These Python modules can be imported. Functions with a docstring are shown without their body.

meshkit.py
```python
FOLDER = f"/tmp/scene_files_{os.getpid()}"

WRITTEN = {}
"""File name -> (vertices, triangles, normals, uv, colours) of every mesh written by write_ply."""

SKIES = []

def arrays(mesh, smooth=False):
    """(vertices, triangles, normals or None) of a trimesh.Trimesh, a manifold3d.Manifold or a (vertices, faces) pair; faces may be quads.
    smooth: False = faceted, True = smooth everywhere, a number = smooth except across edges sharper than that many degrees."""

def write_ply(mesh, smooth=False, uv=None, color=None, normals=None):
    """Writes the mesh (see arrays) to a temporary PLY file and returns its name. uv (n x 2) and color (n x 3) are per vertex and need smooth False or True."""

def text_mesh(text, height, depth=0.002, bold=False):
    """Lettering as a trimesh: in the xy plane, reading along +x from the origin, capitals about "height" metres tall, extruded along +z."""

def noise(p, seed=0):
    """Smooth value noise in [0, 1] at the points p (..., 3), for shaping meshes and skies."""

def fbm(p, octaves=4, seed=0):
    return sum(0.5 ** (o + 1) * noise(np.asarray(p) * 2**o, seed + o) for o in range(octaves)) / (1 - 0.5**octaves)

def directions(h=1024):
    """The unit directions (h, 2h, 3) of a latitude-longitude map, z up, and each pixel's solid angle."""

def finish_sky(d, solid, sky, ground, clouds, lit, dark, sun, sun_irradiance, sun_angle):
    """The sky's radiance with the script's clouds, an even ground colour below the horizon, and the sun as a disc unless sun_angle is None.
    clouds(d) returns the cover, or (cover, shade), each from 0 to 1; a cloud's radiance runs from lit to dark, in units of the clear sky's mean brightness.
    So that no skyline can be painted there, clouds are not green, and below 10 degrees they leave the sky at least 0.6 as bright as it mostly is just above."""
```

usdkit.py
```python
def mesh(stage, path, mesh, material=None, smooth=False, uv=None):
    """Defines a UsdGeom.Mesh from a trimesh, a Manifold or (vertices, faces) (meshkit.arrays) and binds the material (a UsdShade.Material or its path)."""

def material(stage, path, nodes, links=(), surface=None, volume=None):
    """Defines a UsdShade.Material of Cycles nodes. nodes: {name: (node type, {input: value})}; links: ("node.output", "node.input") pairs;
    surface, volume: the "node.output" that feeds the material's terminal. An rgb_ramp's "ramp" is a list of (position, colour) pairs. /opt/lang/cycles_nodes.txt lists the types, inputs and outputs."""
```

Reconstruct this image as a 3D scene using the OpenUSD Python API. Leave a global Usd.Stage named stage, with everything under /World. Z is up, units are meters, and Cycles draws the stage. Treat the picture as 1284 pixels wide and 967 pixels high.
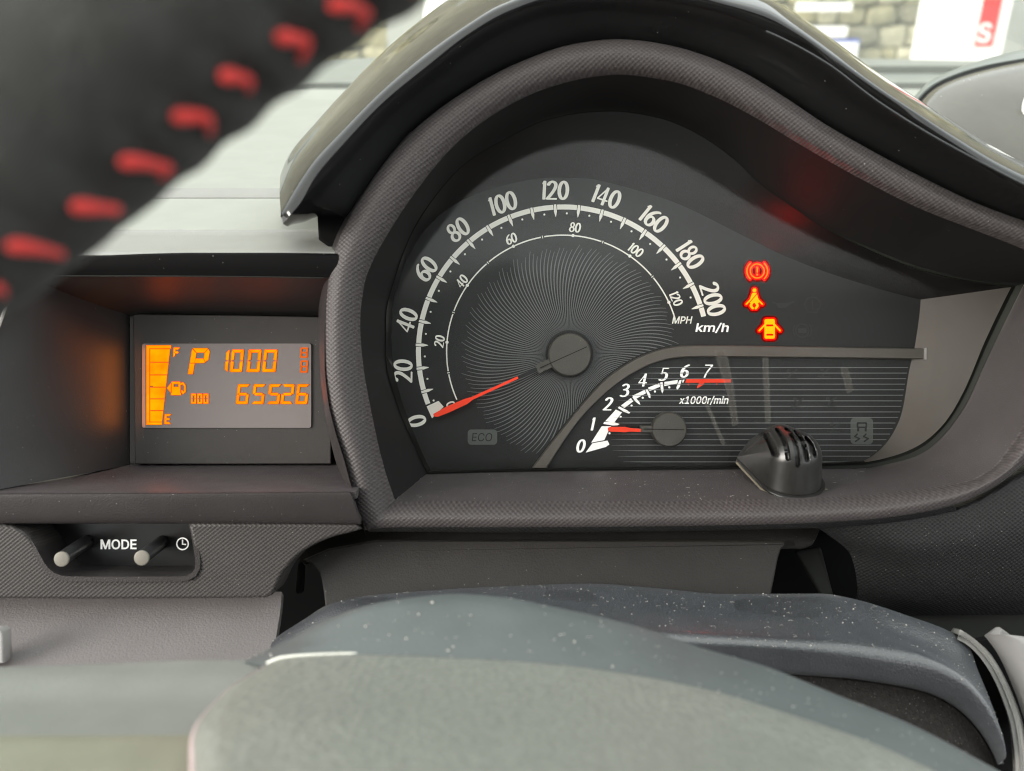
import math, random
import numpy as np, trimesh, usdkit, meshkit
import manifold3d as m3
import shapely.geometry as sg
from shapely import affinity, union_all
from scipy.interpolate import PchipInterpolator
from pxr import Usd, UsdGeom, UsdLux, UsdShade, Gf, Sdf

random.seed(7); rng = np.random.default_rng(7)
stage = Usd.Stage.CreateInMemory()
UsdGeom.SetStageUpAxis(stage, 'Z'); UsdGeom.SetStageMetersPerUnit(stage, 1.0)
UsdGeom.Xform.Define(stage, '/World')

# ------------------------------------------------------------------ camera, sky, light, exposure
F, CX, CY = 1112.0, 642.0, 483.5            # focal length and centre in photograph pixels
PITCH, EYE = 25.0, 1.15                     # the phone looks down at the raked instruments
EXPOSURE = 2.35
cam = UsdGeom.Camera.Define(stage, '/World/camera')
cam.CreateFocalLengthAttr(36.0); cam.CreateHorizontalApertureAttr(36.0 * 1284 / F)
cam.CreateClippingRangeAttr(Gf.Vec2f(0.01, 500.0))
cam.CreateFStopAttr(36.0 / 3.5); cam.CreateFocusDistanceAttr(0.40)
cam.CreateExposureAttr(EXPOSURE)
cam.AddTranslateOp().Set(Gf.Vec3d(0, 0, EYE)); cam.AddRotateXOp().Set(90 - PITCH)

SUN_EL, SUN_AZ = math.radians(20), math.radians(-118)      # azimuth from +y (ahead) towards +x
sun = UsdLux.DistantLight.Define(stage, '/World/sun')
sun.CreateIntensityAttr(0.32); sun.CreateAngleAttr(30.0); sun.CreateNormalizeAttr(True)
sun.CreateColorAttr(Gf.Vec3f(1.0, 0.96, 0.9))
_d = (math.sin(SUN_AZ) * math.cos(SUN_EL), math.cos(SUN_AZ) * math.cos(SUN_EL), math.sin(SUN_EL))
sun.AddRotateXYZOp().Set(Gf.Vec3f(math.degrees(math.acos(_d[2])), 0, math.degrees(math.atan2(_d[0], -_d[1]))))
usdkit.material(stage, '/World/Looks/sky', {
    's': ('sky_texture', dict(sky_type='single_scattering', sun_disc=False, sun_elevation=SUN_EL, sun_rotation=SUN_AZ, aerosol_density=3.0)),
    'tc': ('texture_coordinate', {}), 'n': ('noise_texture', dict(scale=2.2, detail=5.0, roughness=0.55)),
    'r': ('rgb_ramp', dict(ramp=[(0.30, (6.2, 6.5, 6.6)), (0.75, (9.5, 9.6, 9.4))])),
    'm': ('mix', dict(fac=0.85)), 'b': ('background_shader', dict(strength=0.075))},
    [('tc.generated', 'n.vector'), ('n.fac', 'r.fac'), ('s.color', 'm.color1'), ('r.color', 'm.color2'), ('m.color', 'b.color')], surface='b.background')
dome = UsdLux.DomeLight.Define(stage, '/World/sky')
UsdShade.MaterialBindingAPI.Apply(dome.GetPrim()).Bind(UsdShade.Material.Get(stage, '/World/Looks/sky'))
for k, v in (('label', 'pale overcast sky'), ('category', 'sky'), ('kind', 'structure')): dome.GetPrim().SetCustomDataByKey(k, v)

# ------------------------------------------------------------------ helpers
# Everything of the dashboard is modelled in its own raked frame: x right, y up along the dial faces, z towards the driver.
RX = math.radians(90 - PITCH)
R = np.array([[1, 0, 0], [0, math.cos(RX), -math.sin(RX)], [0, math.sin(RX), math.cos(RX)]])
UP = R.T @ np.array([0, 0, 1.0]); FWD = R.T @ np.array([0, 1.0, 0])
def P(x, y, d): return np.array([(x - CX) / F * d, -(y - CY) / F * d, -d])
def W(p): return R @ np.asarray(p) + np.array([0, 0, EYE])
def rig(w): return R.T @ (np.asarray(w, float) - np.array([0, 0, EYE]))
taken = {}
def numbered(parent, name):
    k = taken.get((parent, name), 0); taken[(parent, name)] = k + 1
    return f'{parent}/{name}' + (f'_{k:03d}' if k else '')
class Thing: pass
def tag(prim, label=None, cat=None, group=None, kind=None):
    for k, v in (('label', label), ('category', cat), ('group', group), ('kind', kind)):
        if v: prim.SetCustomDataByKey(k, v)
def thing(name, label, cat, base, group=None, kind=None, raked=True):
    t = Thing(); t.base = np.asarray(base, float); t.path = numbered('/World', name); t.raked = raked
    x = UsdGeom.Xform.Define(stage, t.path)
    w = W(t.base) if raked else t.base
    x.AddTranslateOp().Set(Gf.Vec3d(*map(float, w)))
    if raked: x.AddRotateXOp().Set(90 - PITCH)
    t.prim = x.GetPrim(); tag(t.prim, label, cat, group, kind); return t
def part(t, name, mesh, mat, smooth=35, parent=None, label=None, kind=None, uv=None):
    root = parent or t.path
    path = numbered(root, name)
    if isinstance(mesh, (list,)): mesh = trimesh.util.concatenate([as_tm(m) for m in mesh])
    mesh = as_tm(mesh).copy(); mesh.vertices = mesh.vertices - t.base
    m = usdkit.mesh(stage, path, mesh, '/World/Looks/' + mat, smooth, uv)
    if label: m.GetPrim().SetCustomDataByKey('label', label)
    if kind: m.GetPrim().SetCustomDataByKey('kind', kind)
    return path
def as_tm(m):
    if isinstance(m, trimesh.Trimesh): return m
    v, f, _ = meshkit.arrays(m); return trimesh.Trimesh(v, f, process=False)

def curve(keys, n, d=None):
    """keys (px, py[, depth]) -> n points of the raked frame along a smooth curve through them."""
    k = np.array([(*q[:2], (q[2] if len(q) > 2 else np.nan)) for q in keys], float)
    s = np.r_[0, np.cumsum(np.hypot(*np.diff(k[:, :2], axis=0).T))]
    if d is not None: k[:, 2] = d
    ok = ~np.isnan(k[:, 2]); k[:, 2] = np.interp(s, s[ok], k[ok, 2])
    t = np.linspace(0, s[-1], n)
    q = np.stack([PchipInterpolator(s, k[:, i])(t) if len(k) > 2 else np.interp(t, s, k[:, i]) for i in range(3)], 1)
    return np.stack([P(*r) for r in q])
def ring(segs, n, d=None):
    """A closed curve of several segments, n points each (corners stay sharp)."""
    return np.vstack([curve(s, n + 1, d)[:-1] for s in segs])
def grid(rows, closed=False, sub=1, face=None):
    """Skin over rows of equally many points; sub > 1 rounds the skin across the rows."""
    A = np.stack(rows)
    if sub > 1 and len(A) > 2:
        s = np.r_[0, np.cumsum(np.linalg.norm(np.diff(A, axis=0), axis=2).mean(1))]
        A = PchipInterpolator(s, A, axis=0)(np.unique(np.concatenate([np.linspace(a, b, sub + 1) for a, b in zip(s[:-1], s[1:])])))
    k, n = A.shape[:2]; v = A.reshape(-1, 3)
    j = np.arange(n if closed else n - 1); j2 = (j + 1) % n; f = []
    for i in range(k - 1):
        a, b, c, e = i * n + j, i * n + j2, (i + 1) * n + j2, (i + 1) * n + j
        f += [np.stack([a, b, c], 1), np.stack([a, c, e], 1)]
    m = trimesh.Trimesh(v, np.vstack(f), process=False)
    q = A[k // 2]; m.metadata['uv'] = np.stack(np.meshgrid(np.r_[0, np.cumsum(np.linalg.norm(np.diff(q, axis=0), axis=1))], np.r_[0, np.cumsum(np.linalg.norm(np.diff(A, axis=0), axis=2).mean(1))]), -1).reshape(-1, 2)
    look = np.array([0, 0, 1.0]) if face is None else np.asarray(face, float)
    nn = np.cross(m.vertices[m.faces[:, 1]] - m.vertices[m.faces[:, 0]], m.vertices[m.faces[:, 2]] - m.vertices[m.faces[:, 0]]).sum(0)
    if nn @ look < 0: m.faces = m.faces[:, ::-1]
    return m
def shell(m, t):
    """Gives a skin a thickness t behind it."""
    n = meshkit.arrays(m, True)[2]; k = len(m.vertices)
    e = np.sort(m.edges, axis=1); u, idx, c = np.unique(e, axis=0, return_index=True, return_counts=True)
    b = m.edges[idx[c == 1]]
    f = np.vstack([m.faces, m.faces[:, ::-1] + k, np.stack([b[:, 1], b[:, 0], b[:, 0] + k], 1), np.stack([b[:, 1], b[:, 0] + k, b[:, 1] + k], 1)])
    return trimesh.Trimesh(np.vstack([m.vertices, m.vertices - n * t]), f, process=False)
def polys(g): return [q for q in getattr(g, 'geoms', [g]) if q.geom_type == 'Polygon' and q.area > 1e-12]
def flat(shape, d, t, lift=0.0):
    """A pixel-unit outline on the plane at depth d, made t thick, standing "lift" proud of it."""
    s = d / F; g = affinity.affine_transform(shape, [s, 0, 0, -s, -CX * s, CY * s])
    ms = [trimesh.creation.extrude_polygon(q, t, engine='earcut') for q in polys(g)]
    m = trimesh.util.concatenate(ms); m.apply_translation([0, 0, -d + lift]); return m
def prism(pts, depth, t, bev, steps=3):
    """A plate with rounded front edges. pts: pixel outline; depth: number or function(px, py)."""
    g = sg.polygon.orient(sg.Polygon(pts), -1.0)              # clockwise in y-down pixels = counter-clockwise in y-up
    q = np.array(g.exterior.coords)[:-1]; fn = depth if callable(depth) else (lambda x, y: depth)
    a = np.array([P(x, y, fn(x, y)) for x, y in q])
    e1 = a - np.roll(a, 1, 0); e2 = np.roll(a, -1, 0) - a
    def nrm(e): e = e[:, :2] / np.maximum(np.linalg.norm(e[:, :2], axis=1, keepdims=True), 1e-9); return np.stack([-e[:, 1], e[:, 0]], 1)
    n = nrm(e1) + nrm(e2); n /= np.maximum((n * n).sum(1, keepdims=True) / 2, 0.4)
    if sg.Polygon(a[:, :2]).exterior.is_ccw is False: n = -n
    loops = []
    for i in range(steps + 1):
        th = i / steps * math.pi / 2; l = a.copy(); l[:, :2] += n * bev * (1 - math.sin(th)); l[:, 2] -= bev * (1 - math.cos(th)); loops.append(l)
    b = a.copy(); b[:, 2] -= t; loops.append(b)
    sides = grid(loops, closed=True)
    c = sides.triangles_center; mid = a.mean(0)
    cap_v, cap_f = trimesh.creation.triangulate_polygon(sg.Polygon(loops[0][:, :2]), engine='earcut')
    kd = {tuple(np.round(p[:2], 9)): p[2] for p in loops[0]}
    z = np.array([kd.get(tuple(np.round(p, 9)), mid[2]) for p in cap_v]); cap = trimesh.Trimesh(np.c_[cap_v, z], cap_f, process=False)
    if cap.face_normals[:, 2].sum() < 0: cap.faces = cap.faces[:, ::-1]
    nn = np.cross(sides.vertices[sides.faces[:, 1]] - sides.vertices[sides.faces[:, 0]], sides.vertices[sides.faces[:, 2]] - sides.vertices[sides.faces[:, 0]])
    k = len(a); col = sides.faces[:, 0] % k
    if (nn[:, :2] * -n[col]).sum() < 0: sides.faces = sides.faces[:, ::-1]
    return trimesh.util.concatenate([cap, sides])
def tube(pts, r, k=8, caps=True):
    pts = np.asarray(pts, float); r = np.broadcast_to(r, len(pts)); t = np.gradient(pts, axis=0); t /= np.linalg.norm(t, axis=1, keepdims=True)
    ref = np.array([0, 0, 1.0]) if abs(t[:, 2]).max() < 0.9 else np.array([0, 1.0, 0.0])
    u = np.cross(t, ref); u /= np.linalg.norm(u, axis=1, keepdims=True); w = np.cross(t, u)
    th = np.linspace(0, 2 * np.pi, k, endpoint=False)
    rows = [pts[i] + r[i] * (np.cos(th)[:, None] * u[i] + np.sin(th)[:, None] * w[i]) for i in range(len(pts))]
    if caps: rows = [np.repeat(pts[:1], k, 0) + 1e-6 * (rows[0] - pts[0])] + rows + [np.repeat(pts[-1:], k, 0) + 1e-6 * (rows[-1] - pts[-1])]
    m = grid(rows, closed=True); 
    if m.volume < 0: m.faces = m.faces[:, ::-1]
    return m
def sphere(c, r, seg=24): return m3.Manifold.sphere(float(r), seg).translate([float(x) for x in c])
def hull(*ms): return m3.Manifold.batch_hull(list(ms))
def box_rig(c, size, ax=None):
    b = trimesh.creation.box(size)
    if ax is not None: b.apply_transform(ax)
    b.apply_translation(c); return b

# ------------------------------------------------------------------ materials
L = '/World/Looks/'
def mat(name, col, rough=0.5, spec=0.22, grain=None, weave=None, weave_uv=False, dust=None, sheen=0.0, coat=0.0, metal=0.0, tone=0.12, tone_scale=40.0, emit=None, rvar=0.0):
    n = {'tc': ('texture_coordinate', {}), 'p': ('principled_bsdf', dict(base_color=col, roughness=rough, specular_ior_level=spec, sheen_weight=sheen, coat_weight=coat, metallic=metal))}
    l = []
    if emit: n['p'][1].update(emission_color=emit[0], emission_strength=emit[1])
    last = None
    if tone:
        n['tn'] = ('noise_texture', dict(scale=tone_scale, detail=4.0, roughness=0.6))
        n['tr'] = ('rgb_ramp', dict(ramp=[(0.25, tuple(c * (1 - tone) for c in col)), (0.75, tuple(c * (1 + tone) for c in col))]))
        l += [('tc.object', 'tn.vector'), ('tn.fac', 'tr.fac')]; last = 'tr.color'
    if rvar:
        n['rn'] = ('noise_texture', dict(scale=55.0, detail=5.0, roughness=0.65))
        n['rm'] = ('map_range', dict(from_min=0.3, from_max=0.7, to_min=max(rough - rvar, 0.02), to_max=rough + rvar))
        l += [('tc.object', 'rn.vector'), ('rn.fac', 'rm.value'), ('rm.result', 'p.roughness')]
    if dust:                                              # (amount 0..1, cells per metre): pale specks stuck to the surface
        n['dv'] = ('voronoi_texture', dict(scale=dust[1], randomness=1.0))
        n['dn'] = ('noise_texture', dict(scale=dust[1] * 0.06, detail=3.0))
        n['dsep'] = ('separate_color', {})
        n['dt'] = ('math', dict(math_type='less_than', value2=0.11))
        n['dq'] = ('math', dict(math_type='less_than', value2=dust[0]))
        n['dm'] = ('math', dict(math_type='multiply'))
        n['dmul'] = ('math', dict(math_type='multiply'))
        n['dx'] = ('mix', dict(color1=col, color2=(0.42, 0.41, 0.38)))
        l += [('tc.object', 'dv.vector'), ('tc.object', 'dn.vector'), ('dv.distance', 'dt.value1'), ('dv.color', 'dsep.color'), ('dsep.r', 'dq.value1'),
              ('dt.value', 'dm.value1'), ('dq.value', 'dm.value2'), ('dm.value', 'dmul.value1'), ('dn.fac', 'dmul.value2'), ('dmul.value', 'dx.fac')]
        if last: l.append((last, 'dx.color1'))
        last = 'dx.color'
    if last: l.append((last, 'p.base_color'))
    nrm = None
    if weave:                                             # (pitch in metres, depth in metres): pressed fabric-like dimples
        n['sep'] = ('separate_xyz', {}); l.append(('tc.UV' if weave_uv else 'tc.object', 'sep.vector'))
        for a, k in (('x', 2 * math.pi / weave[0]), ('y', 2 * math.pi / (weave[0] * 0.8))):
            n['k' + a] = ('math', dict(math_type='multiply', value2=k)); n['c' + a] = ('math', dict(math_type='cosine'))
            l += [('sep.' + a, f'k{a}.value1'), (f'k{a}.value', f'c{a}.value1')]
        n['wm'] = ('math', dict(math_type='multiply')); n['wb'] = ('bump', dict(distance=weave[1], strength=1.0))
        l += [('cx.value', 'wm.value1'), ('cy.value', 'wm.value2'), ('wm.value', 'wb.height')]; nrm = 'wb.normal'
        n['wr'] = ('map_range', dict(from_min=-1.0, from_max=1.0, to_min=0.72, to_max=1.2))
        n['wc'] = ('mix', dict(mix_type='multiply', fac=1.0, color1=col))
        l += [('wm.value', 'wr.value'), ('wr.result', 'wc.color2')]
        l = [x for x in l if x[1] != 'p.base_color']
        if last: l.append((last, 'wc.color1'))
        l.append(('wc.color', 'p.base_color'))
    if grain:                                             # (scale, depth)
        n['gn'] = ('noise_texture', dict(scale=grain[0], detail=2.0)); n['gb'] = ('bump', dict(distance=grain[1], strength=1.0))
        l += [('tc.object', 'gn.vector'), ('gn.fac', 'gb.height')]
        if nrm: l.append((nrm, 'gb.normal'))
        nrm = 'gb.normal'
    if nrm: l.append((nrm, 'p.normal'))
    return usdkit.material(stage, L + name, n, l, surface='p.BSDF')
def emis(name, col, k):
    return usdkit.material(stage, L + name, {'e': ('emission', dict(color=col, strength=k))}, [], surface='e.emission')
EK = 2.0 ** -EXPOSURE
BACKLIGHT = 1.8          # amber spill of the lit display onto the wall beside it
WARM = (0.022, 0.0193, 0.0195)
mat('textured_plastic', (0.055, 0.0485, 0.049), 0.48, weave=(0.0022, 0.00010), grain=(2500, 0.00002), dust=(0.10, 900), tone=0.08)
mat('textured_plastic_fine', (0.037, 0.0335, 0.0325), 0.5, weave=(0.0020, 0.00009), grain=(2500, 0.00004), dust=(0.05, 900), tone=0.08)
mat('dark_textured_plastic', (0.013, 0.013, 0.0135), 0.55, weave=(0.0021, 0.0001), grain=(2500, 0.00004), dust=(0.12, 900))
mat('grained_plastic', WARM, 0.45, grain=(1600, 0.00013), dust=(0.10, 800), rvar=0.06)
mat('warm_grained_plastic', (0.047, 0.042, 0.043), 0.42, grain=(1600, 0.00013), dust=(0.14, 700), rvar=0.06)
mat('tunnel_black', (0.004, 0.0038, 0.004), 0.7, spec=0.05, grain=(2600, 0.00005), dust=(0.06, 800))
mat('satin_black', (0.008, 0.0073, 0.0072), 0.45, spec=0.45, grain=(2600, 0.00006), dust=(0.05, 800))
mat('tunnel_plastic_shade', (0.0085, 0.0083, 0.0083), 0.6, spec=0.12, grain=(2600, 0.00005), dust=(0.06, 800))
mat('void_black', (0.004, 0.004, 0.004), 0.7, spec=0.2, tone=0)
mat('gloss_black', (0.006, 0.006, 0.0062), 0.07, spec=0.5, dust=(0.03, 500), tone=0.05)
mat('housing_grey_lit', (0.21, 0.187, 0.168), 0.42, grain=(1500, 0.00003), tone=0.06)
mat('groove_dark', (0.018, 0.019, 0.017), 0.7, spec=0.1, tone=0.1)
mat('dial_black', (0.019, 0.020, 0.0195), 0.45, spec=0.35, grain=(4000, 0.00002), tone=0.05)
mat('print_white', (0.78, 0.77, 0.70), 0.6, spec=0.2, tone=0.03, emit=((1, 0.98, 0.9), 0.16 * EK))  # faint glow added to lift the printed numerals, as if backlit
mat('print_bright', (0.80, 0.79, 0.76), 0.6, spec=0.2, tone=0.03, emit=((1, 0.97, 0.93), 0.45 * EK))  # stronger added glow so rev scale and lettering read bright
mat('print_grey', (0.165, 0.168, 0.172), 0.5, spec=0.3, tone=0)
mat('print_line', (0.19, 0.19, 0.195), 0.45, tone=0)
mat('print_ghost', (0.045, 0.046, 0.046), 0.5, tone=0)
mat('print_ghost_bright', (0.125, 0.13, 0.122), 0.5, tone=0)
mat('print_red', (0.72, 0.045, 0.02), 0.5, tone=0, emit=((1.0, 0.07, 0.025), 0.35 * EK))
mat('hub_grey', (0.10, 0.093, 0.083), 0.5, grain=(2500, 0.00004), dust=(0.05, 900))
mat('trim_grey', (0.135, 0.121, 0.106), 0.4, spec=0.3, grain=(2500, 0.00003))
mat('trim_edge', (0.55, 0.53, 0.5), 0.3, tone=0.03)
mat('needle_clear', (0.035, 0.035, 0.037), 0.3, tone=0)
emis('telltale_core', (1.0, 0.20, 0.002), 3.4 * EK); emis('telltale_glow', (1.0, 0.004, 0.002), 1.3 * EK); emis('telltale_halo', (1.0, 0.01, 0.008), 0.20 * EK)
emis('telltale_red', (1.0, 0.0037, 0.00005), 80.0 * EK)
usdkit.material(stage, L + 'display_amber', {'tc': ('texture_coordinate', {}), 'n': ('noise_texture', dict(scale=130.0, detail=3.0)), 'r': ('rgb_ramp', dict(ramp=[(0.3, (0.8, 0.068, 0.0003)), (0.7, (1.0, 0.125, 0.0005))])),
    'e': ('emission', dict(strength=3.9 * EK))}, [('tc.object', 'n.vector'), ('n.fac', 'r.fac'), ('r.color', 'e.color')], surface='e.emission'); emis('display_amber_dim', (1.0, 0.12, 0.006), 1.0 * EK); emis('backlight', (1.0, 0.20, 0.008), 5.0 * EK)
emis('display_red_dim', (1.0, 0.15, 0.008), 0.95 * EK)
mat('screen_grey', (0.145, 0.125, 0.122), 0.5, spec=0.2, tone=0.05)
mat('screen_frame', (0.031, 0.028, 0.0265), 0.55, grain=(2500, 0.00005), dust=(0.06, 900))
mat('dash_top', (0.29, 0.30, 0.272), 0.42, grain=(1800, 0.00006), tone=0.06)
mat('dash_top_front', (0.235, 0.235, 0.22), 0.42, grain=(1800, 0.00006), dust=(0.05, 700), tone=0.06)
mat('knee_panel', (0.135, 0.123, 0.122), 0.5, grain=(1100, 0.00022), tone=0.04)
mat('trim_panel', (0.025, 0.0232, 0.0222), 0.55, spec=0.12, grain=(1200, 0.0002), dust=(0.05, 700))
mat('shroud_plastic', (0.036, 0.038, 0.042), 0.30, spec=1.0, coat=0.15, grain=(1300, 0.00022), dust=(0.14, 1100), tone=.2, tone_scale=90)
mat('shroud_fuzzy', (0.022, 0.020, 0.019), 0.9, spec=0.1, grain=(1100, 0.0005), dust=(0.5, 900), tone=0.4, tone_scale=700)
mat('pad_leather', (0.16, 0.165, 0.146), 0.42, spec=0.4, grain=(420, 0.0007), tone=0.13, tone_scale=300)
mat('pad_strip', (0.07, 0.08, 0.08), 0.42, spec=0.4, grain=(900, 0.0001))
mat('pad_edge_sheen', (0.30, 0.24, 0.24), 0.5, grain=(900, 0.0003))  # pinkish tint paints light reflected along the pad's left edge
mat('seam_light', (0.55, 0.55, 0.5), 0.5, tone=0.2, tone_scale=300)
mat('spoke_plastic', (0.16, 0.165, 0.15), 0.6, grain=(900, 0.0001), tone=.08)
mat('spoke_lower', (0.17, 0.17, 0.13), 0.4, grain=(900, 0.0001))
mat('rim_cloth', (0.036, 0.036, 0.0345), 0.95, spec=0.15, sheen=0.08, grain=(900, 0.0006), tone=0.3, tone_scale=90)
mat('stitch_red', (0.62, 0.045, 0.04), 0.75, spec=0.1, sheen=0.2, grain=(2500, 0.0002), tone=0.15, tone_scale=600)
mat('button_black', (0.016, 0.016, 0.016), 0.3, tone=0.05)
mat('button_cap', (0.15, 0.14, 0.12), 0.45, tone=0.1, tone_scale=300)
mat('dome_plastic', (0.012, 0.0115, 0.011), 0.3, spec=0.45, grain=(3000, 0.00003), rvar=0.05)
mat('adhesive', (0.085, 0.075, 0.055), 0.8, grain=(2500, 0.0003), tone=0.35, tone_scale=900)
mat('stalk_silver', (0.24, 0.23, 0.225), 0.34, spec=0.5, tone=0.05)
mat('collar_grey', (0.17, 0.165, 0.155), 0.35, spec=0.7, dust=(0.2, 500))
mat('pod_gloss', (0.075, 0.07, 0.058), 0.16, spec=0.5, dust=(0.10, 260))
mat('dust_pale', (0.45, 0.43, 0.39), 0.8, tone=0.2, tone_scale=500)
mat('cowl_grey', (0.16, 0.175, 0.165), 0.35)
mat('headliner', (0.62, 0.60, 0.57), 0.9, grain=(600, 0.0005))
mat('seat_cloth', (0.03, 0.03, 0.032), 0.9, grain=(500, 0.0006))
mat('asphalt', (0.09, 0.09, 0.088), 0.85, grain=(120, 0.004), tone=0.3, tone_scale=3)
for i, c in enumerate([(0.31, 0.285, 0.17), (0.35, 0.325, 0.215), (0.26, 0.245, 0.16), (0.37, 0.35, 0.255), (0.20, 0.19, 0.14)]):
    mat(f'wall_stone_{"abcde"[i]}', c, 0.9, grain=(40, 0.012), tone=0.3, tone_scale=18)
mat('mortar', (0.26, 0.245, 0.19), 0.95, grain=(60, 0.006), tone=0.2, tone_scale=9)
mat('board_white', (0.82, 0.82, 0.80), 0.5, tone=0.03, tone_scale=4)
mat('board_grey', (0.30, 0.31, 0.29), 0.5, tone=0.1, tone_scale=4)
mat('board_red', (0.62, 0.045, 0.05), 0.5, tone=0.05, tone_scale=6)
mat('plate_blue', (0.06, 0.10, 0.42), 0.5, tone=0.05)
def pane(name, tint, ior, rough=0.0, haze=None):
    n = {'t': ('transparent_bsdf', dict(color=tint)), 'g': ('glossy_bsdf', dict(color=(1, 1, 1), roughness=rough)), 'f': ('fresnel', dict(IOR=ior)), 'm': ('mix_closure', {})}
    usdkit.material(stage, L + name, n, [('f.fac', 'm.fac'), ('t.BSDF', 'm.closure1'), ('g.BSDF', 'm.closure2')], surface='m.closure')
pane('lens_clear', (0.965, 0.97, 0.965), 1.32, 0.09)
pane('windscreen_glass', (0.91, 0.93, 0.89), 1.45)
usdkit.material(stage, L + 'glare_smear', {'t': ('transparent_bsdf', {}), 'd': ('diffuse_bsdf', dict(color=(0.5, 0.47, 0.42))), 'm': ('mix_closure', dict(fac=0.007))},
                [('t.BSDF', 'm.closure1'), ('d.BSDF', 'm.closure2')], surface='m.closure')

# ------------------------------------------------------------------ outlines of the gauge housing (pixels of the photograph; depths give them their place)
Fs = [[(540, 590), (524, 555), (503, 500), (492, 450), (491, 400), (504, 340), (532, 290), (570, 257), (625, 235), (690, 224), (745, 226)],
      [(745, 226), (802, 241), (840, 253), (935, 298), (980, 320), (1051, 347), (1153, 376)],
      [(1153, 376), (1146, 434), (1139.6, 462), (1129.7, 518.7), (1116, 548.5), (1100, 566.7), (1083, 578)],
      [(1083, 578), (930, 583), (690, 587), (540, 590)]]
Ls = [[(536, 593), (520, 558), (496, 500), (484, 450), (484, 400), (498.5, 340), (514.7, 297), (543, 251), (586, 204), (633, 175.6), (687, 150.5), (744, 140.8), (768, 140)],
      [(768, 140), (823, 147.6), (860, 161), (920.8, 200.4), (949, 227.5), (978, 249), (1010, 270.5), (1032, 285), (1078, 309), (1150, 338), (1215, 353), (1268, 360)],
      [(1268, 360), (1236, 426), (1206, 495.5), (1183, 532), (1153, 558), (1123, 571), (1085, 579.5)],
      [(1085, 579.5), (930, 586), (690, 589.5), (536, 593)]]
Gs = [[(534.5, 594.5), (518.5, 558), (494.5, 500), (482.5, 450), (482.5, 400), (497, 340), (513.2, 296.5), (541.8, 250), (585.2, 202.8), (632.5, 174.2), (686.7, 149), (744, 139.3), (768, 138.5)],
      [(768, 138.5), (823, 146), (860.5, 159.5), (921.8, 199.2), (950, 226), (979, 247.7), (1011, 269), (1033, 283.5), (1080, 306), (1155, 335), (1230, 352), (1284, 356)],
      [(1284, 356), (1259, 406), (1232, 462), (1212, 505), (1189, 538.5), (1166, 562), (1146, 573), (1113, 582), (1085, 587)],
      [(1085, 587), (930, 588.5), (690, 591), (534.5, 594.5)]]
Ts = [[(494, 628), (479, 582), (463, 508), (454, 454), (450.5, 407), (456, 355), (466, 328), (479, 304), (518, 243.6), (572, 179), (629, 136), (687, 109), (744, 95), (775, 92)],
      [(775, 92), (840, 100), (893, 118), (945, 144), (1016, 186), (1086, 225), (1156, 260), (1227, 288), (1284, 311), (1326, 334)],
      [(1326, 334), (1320, 400), (1305, 470), (1284, 535), (1265, 565), (1245.6, 588), (1212, 605), (1146, 615), (1080, 622)],
      [(1080, 622), (961, 627), (640, 630), (494, 628)]]
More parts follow.
